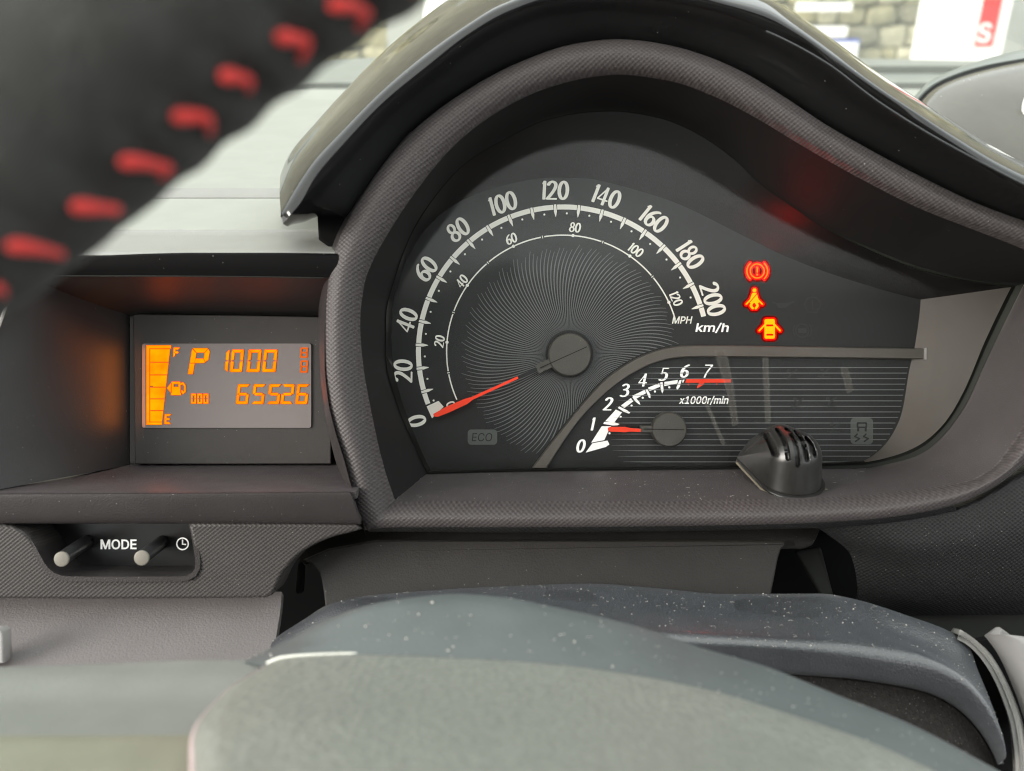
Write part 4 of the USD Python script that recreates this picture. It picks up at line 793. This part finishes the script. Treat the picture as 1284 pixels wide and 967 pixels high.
wh = thing('steering_wheel', 'steering wheel with a dark laced cover and grey horn pad, close to the camera', 'steering wheel', P(640, 1000, .2))
A1 = [(300, 834, .262), (330, 818, .265), (359, 804), (414, 775), (469, 757), (528, 748), (573, 745, .272), (640, 750), (680, 758), (790, 783), (881, 813), (961, 836), (1041, 868), (1141, 908), (1242, 961), (1400, 1050, .25)]
A2 = [(335, 833, .252), (352, 826, .252), (380, 823), (440, 821), (499, 822), (560, 825), (638, 829), (700, 834), (790, 846), (850, 857), (891, 866), (991, 896), (1060, 919), (1100, 934), (1172, 967), (1300, 1030, .235)]
A3 = [(285, 866, .234), (305, 858, .228), (345, 853), (420, 853), (500, 858), (560, 862), (640, 868), (700, 874), (780, 885), (840, 895), (880, 904), (960, 928), (1020, 948), (1060, 964), (1130, 998), (1250, 1060, .218)]
A4 = [(250, 905, .208), (285, 900, .200), (340, 898), (420, 900), (500, 906), (560, 910), (640, 918), (700, 925), (780, 937), (840, 948), (880, 958), (950, 980), (1010, 1000), (1050, 1015), (1110, 1045), (1220, 1100, .195)]
A5 = [(243, 967, .182), (280, 967, .174), (340, 969), (420, 972), (500, 978), (560, 982), (640, 990), (700, 998), (780, 1010), (840, 1020), (880, 1030), (950, 1052), (1000, 1070), (1040, 1085), (1100, 1110), (1200, 1160, .165)]
A6 = [(238, 1100, .150), (280, 1100, .140), (340, 1102), (420, 1105), (500, 1110), (560, 1115), (640, 1120), (700, 1125), (780, 1130), (840, 1140), (880, 1150), (950, 1170), (1000, 1180), (1040, 1190), (1100, 1210), (1200, 1240, .13)]
aa = [curve(c, 110) for c in (A1, A2, A3, A4, A5, A6)]
part(wh, 'pad_bevel', shell(grid([aa[0] * 1.05 - UP * .02, aa[0] * 1.008 - UP * .002, aa[0], aa[0] * .5 + aa[1] * .5 + UP * .0006, aa[1] * 1.0 - UP * .0006], sub=5, face=UP + [0, 0, .3]), .002), 'pad_strip', 60)
pd = part(wh, 'horn_pad', shell(grid([aa[1] - UP * .002, aa[1], aa[2], aa[3], aa[4], aa[5]], sub=6, face=UP + [0, 0, .3]), .002), 'pad_leather', 60)
part(wh, 'pad_seam', tube(curve(A2[:8] , 60) + UP * .0003, .00045, 8), 'seam_light', True, parent=pd)
lf = [aa[i][0] for i in range(1, 6)]; le = np.stack(lf); le2 = np.stack([q + np.array([-.004, -.006, -.010]) for q in lf]); le1 = np.stack([q + np.array([-.0012, -.0008, -.0015]) for q in lf])
nE = 40
def res(p): s = np.r_[0, np.cumsum(np.linalg.norm(np.diff(p, axis=0), axis=1))]; return PchipInterpolator(s, p, axis=0)(np.linspace(0, s[-1], nE))
part(wh, 'pad_side', shell(grid([res(le) + UP * .0002, res(le1), res(le2)], sub=4, face=(-1, .3, 1)), .0015), 'pad_edge_sheen', 60)
sp = [curve([(-200, 840, .262), (0, 836.5), (150, 832), (249, 828), (345, 828, .262)], 40), curve([(-200, 850, .250), (0, 848), (150, 846), (249, 844), (340, 846, .252)], 40), curve([(-200, 885, .232), (0, 884), (150, 883), (249, 882), (330, 884, .236)], 40),
      curve([(-200, 922, .212), (0, 922), (150, 922), (249, 922), (320, 924, .216)], 40)]
part(wh, 'left_spoke', shell(grid([sp[0] * 1.03 - UP * .015, sp[0] * 1.005 - UP * .001] + sp, sub=5, face=UP), .002), 'spoke_plastic', 60)
sp2 = [sp[3], curve([(-200, 930, .208), (0, 930), (150, 930), (249, 930), (320, 932, .212)], 40), curve([(-200, 1120, .160), (0, 1120), (150, 1120), (249, 1120), (320, 1120, .165)], 40)]
part(wh, 'lower_spoke', shell(grid(sp2, sub=2, face=UP), .002), 'spoke_lower', 60)
# the rim with its laced cover
E_ = np.array([(-160, 488), (-80, 435), (14, 370), (84, 335), (130, 303), (183, 255), (232, 206), (292, 150), (352, 99), (440, 46), (524, 5), (600, -38), (700, -90)], float)
cf = np.polyfit(E_[:, 0], E_[:, 1], 3); ex = np.linspace(-190, 720, 260); ey = np.polyval(cf, ex); tn = np.stack([np.ones_like(ex), np.polyval(np.polyder(cf), ex)], 1); tn /= np.linalg.norm(tn, axis=1, keepdims=True); nrm = np.stack([tn[:, 1], -tn[:, 0]], 1)
dR, rad = .122, .0185; rp = rad * F / dR
axp = np.array([P(x, y, dR) for x, y in np.stack([ex, ey], 1) + nrm * rp])
stx = [14, 91, 158, 213, 268, 328, 392, 462, 540, 625, -60, -130]
sag = sum(np.exp(-((ex - (q + 4)) / 15.0) ** 2) for q in stx)
th = np.linspace(0, 2 * np.pi, 64, endpoint=False); rows = []
for i in range(len(ex)):
    u = np.array([-nrm[i, 0], nrm[i, 1], 0]); w_ = np.array([0, 0, 1.0])           # towards the laced edge, towards the camera
    r_ = rad * (1 - .055 * sag[i] * np.exp(-(((th + np.pi) % (2 * np.pi) - np.pi - .25) / .55) ** 2) + .012 * np.sin(ex[i] * .09 + 2 * np.sin(th)))
    rows.append(axp[i] + r_[:, None] * (np.cos(th)[:, None] * u + np.sin(th)[:, None] * w_))
rm = grid(rows, closed=True); rm.faces = rm.faces if rm.volume > 0 else rm.faces[:, ::-1]
rim = part(wh, 'rim', rm, 'rim_cloth', 60)
def on_rim(px_, py_, lift):
    i = np.argmin(((np.stack([ex, ey], 1) + nrm * rp - (px_, py_)) ** 2).sum(1) * 0 + (((np.array([px_, py_]) - np.stack([ex, ey], 1)) * tn).sum(1)) ** 2)
    off = rp - ((np.array([px_, py_]) - [ex[i], ey[i]]) @ nrm[i]); s_ = np.clip(off / rp, -1, .995)
    a_ = math.asin(s_); rr2 = rad * (1 - .055 * sag[i] * np.exp(-((math.pi / 2 - a_ - .25) / .55) ** 2)) + lift
    u = np.array([-nrm[i, 0], nrm[i, 1], 0]); off3 = axp[i] + rr2 * (math.sin(a_) * u + math.cos(a_) * np.array([0, 0, 1.0]))
    return off3
# stitches: (left blob, right end, tail down to the edge); pixels shrink onto the nearer surface
for pts in ([(7, 309), (40, 311), (78, 317), (84, 333)], [(90, 258), (118, 259), (148, 266), (148, 281)], [(150, 202), (175, 201), (204, 207), (201, 220)], [(218, 146), (238, 146), (262, 151), (255, 166)],
            [(276, 97), (295, 97), (318, 104), (313, 116)], [(345, 49), (364, 49), (388, 56), (375, 76)], [(412, 8), (432, 8), (460, 14), (446, 36)], [(482, -34), (502, -34), (526, -30), (516, -8)], [(-70, 365), (-40, 366), (0, 362), (6, 376)]):
    kp = np.array([on_rim(x, y, .0006) for x, y in pts])
    for it in range(4):                                   # bring each key under its pixel at its true depth
        for j, (x, y) in enumerate(pts):
            q = kp[j]; ux, uy = q[0] / -q[2] * F + CX, CY - q[1] / -q[2] * F
            pts_adj = (x + (x - ux) * .6, y + (y - uy) * .6) if it == 0 else (adj[j][0] + (x - ux) * .6, adj[j][1] + (y - uy) * .6)
            if it == 0 and j == 0: adj = [None] * len(pts)
            adj[j] = pts_adj; kp[j] = on_rim(*pts_adj, .0006)
    s_ = np.r_[0, np.cumsum(np.linalg.norm(np.diff(kp, axis=0), axis=1))]; tt = np.linspace(0, s_[-1], 20); cc = PchipInterpolator(s_, kp, axis=0)(tt)
    part(wh, 'stitch', tube(cc, np.interp(tt / s_[-1], [0, .06, .2, .5, .9, 1], [.0003, .0009, .00098, .00075, .0005, .0003]), 10), 'stitch_red', True, parent=rim)

# ================================================================== dust
def finer(rows, sub=6):
    A = np.stack(rows); t_ = np.arange(len(A)); return list(PchipInterpolator(t_, A, axis=0)(np.linspace(0, len(A) - 1, (len(A) - 1) * sub + 1)))
def dust(name, label, rows, n, seed, lo, hi, lint=0):
    rg = np.random.default_rng(seed); A = np.stack(rows); k, m = A.shape[:2]; out = []
    def at(a=None, b_=None):
        a = rg.uniform(0, k - 1.001) if a is None else float(np.clip(a, 0, k - 1.001)); b_ = rg.uniform(0, m - 1.001) if b_ is None else float(np.clip(b_, 0, m - 1.001)); i, j = int(a), int(b_); fa, fb = a - i, b_ - j
        return A[i, j] * (1 - fa) * (1 - fb) + A[i + 1, j] * fa * (1 - fb) + A[i, j + 1] * (1 - fa) * fb + A[i + 1, j + 1] * fa * fb
    heart = [(rg.uniform(0, k), rg.uniform(0, m)) for _ in range(max(n // 25, 3))]
    for _ in range(n):
        p = at()
        if rg.random() < .5:                               # dust gathers in patches
            c = heart[rg.integers(len(heart))]; p = at(c[0] + rg.normal(0, k * .05), c[1] + rg.normal(0, m * .03))
        s = trimesh.creation.icosphere(0, lo + (hi - lo) * rg.random() ** 5); s.vertices = s.vertices * rg.uniform(.5, 1.6, 3) + p + UP * lo * .3; out.append(s)
    for _ in range(lint):
        p = at() + UP * .00012; th_ = rg.uniform(0, 2 * np.pi); l = rg.uniform(.0006, .002); t1 = np.array([math.cos(th_), 0, math.sin(th_)]); t2 = np.array([-math.sin(th_), .3, math.cos(th_)]); b_ = rg.uniform(-.5, .5)
        out.append(tube([p + t1 * l * (q - .5) + t2 * l * b_ * (q - .5) ** 2 + UP * .00015 * math.sin(3 * q) for q in np.linspace(0, 1, 5)], .00004, 3))
    m_ = trimesh.util.concatenate(out); t_ = thing(name, label, 'dust', m_.vertices.mean(0), kind='stuff'); part(t_, 'specks', m_, 'dust_pale', False, kind='stuff')
dust('shroud_dust', 'pale dust specks on the steering column shroud', list(grid([cs[0] * 1.03 - UP * .02, cs[0] * 1.005 - UP * .001] + cs + [cs[3] * 1.02], sub=6).vertices.reshape(-1, 110, 3)[12:25]), 1000, 3, .00004, .00026, 200)
dust('pad_dust', 'pale dust specks on the bevel of the horn pad', list(grid([aa[0] * 1.05 - UP * .02, aa[0] * 1.008 - UP * .002, aa[0], aa[0] * .5 + aa[1] * .5 + UP * .0006, aa[1] * 1.0 - UP * .0006], sub=5).vertices.reshape(-1, 110, 3)[10:21]), 420, 4, .00004, .0003, 40)
dust('ledge_dust', 'fine dust on the ledge below the gauges', [arc(rT1, 3 * N, 4 * N), arc(mid, 3 * N, 4 * N), arc(rG2, 3 * N, 4 * N)], 420, 5, .00005, .0002, 14)
dust('display_floor_dust', 'fine dust on the floor of the display pod', [curve([(60, 617, .353), (420, 616, .353)], 40), curve([(160, 585, .402), (410, 585, .402)], 40)], 220, 6, .00005, .0002, 8)
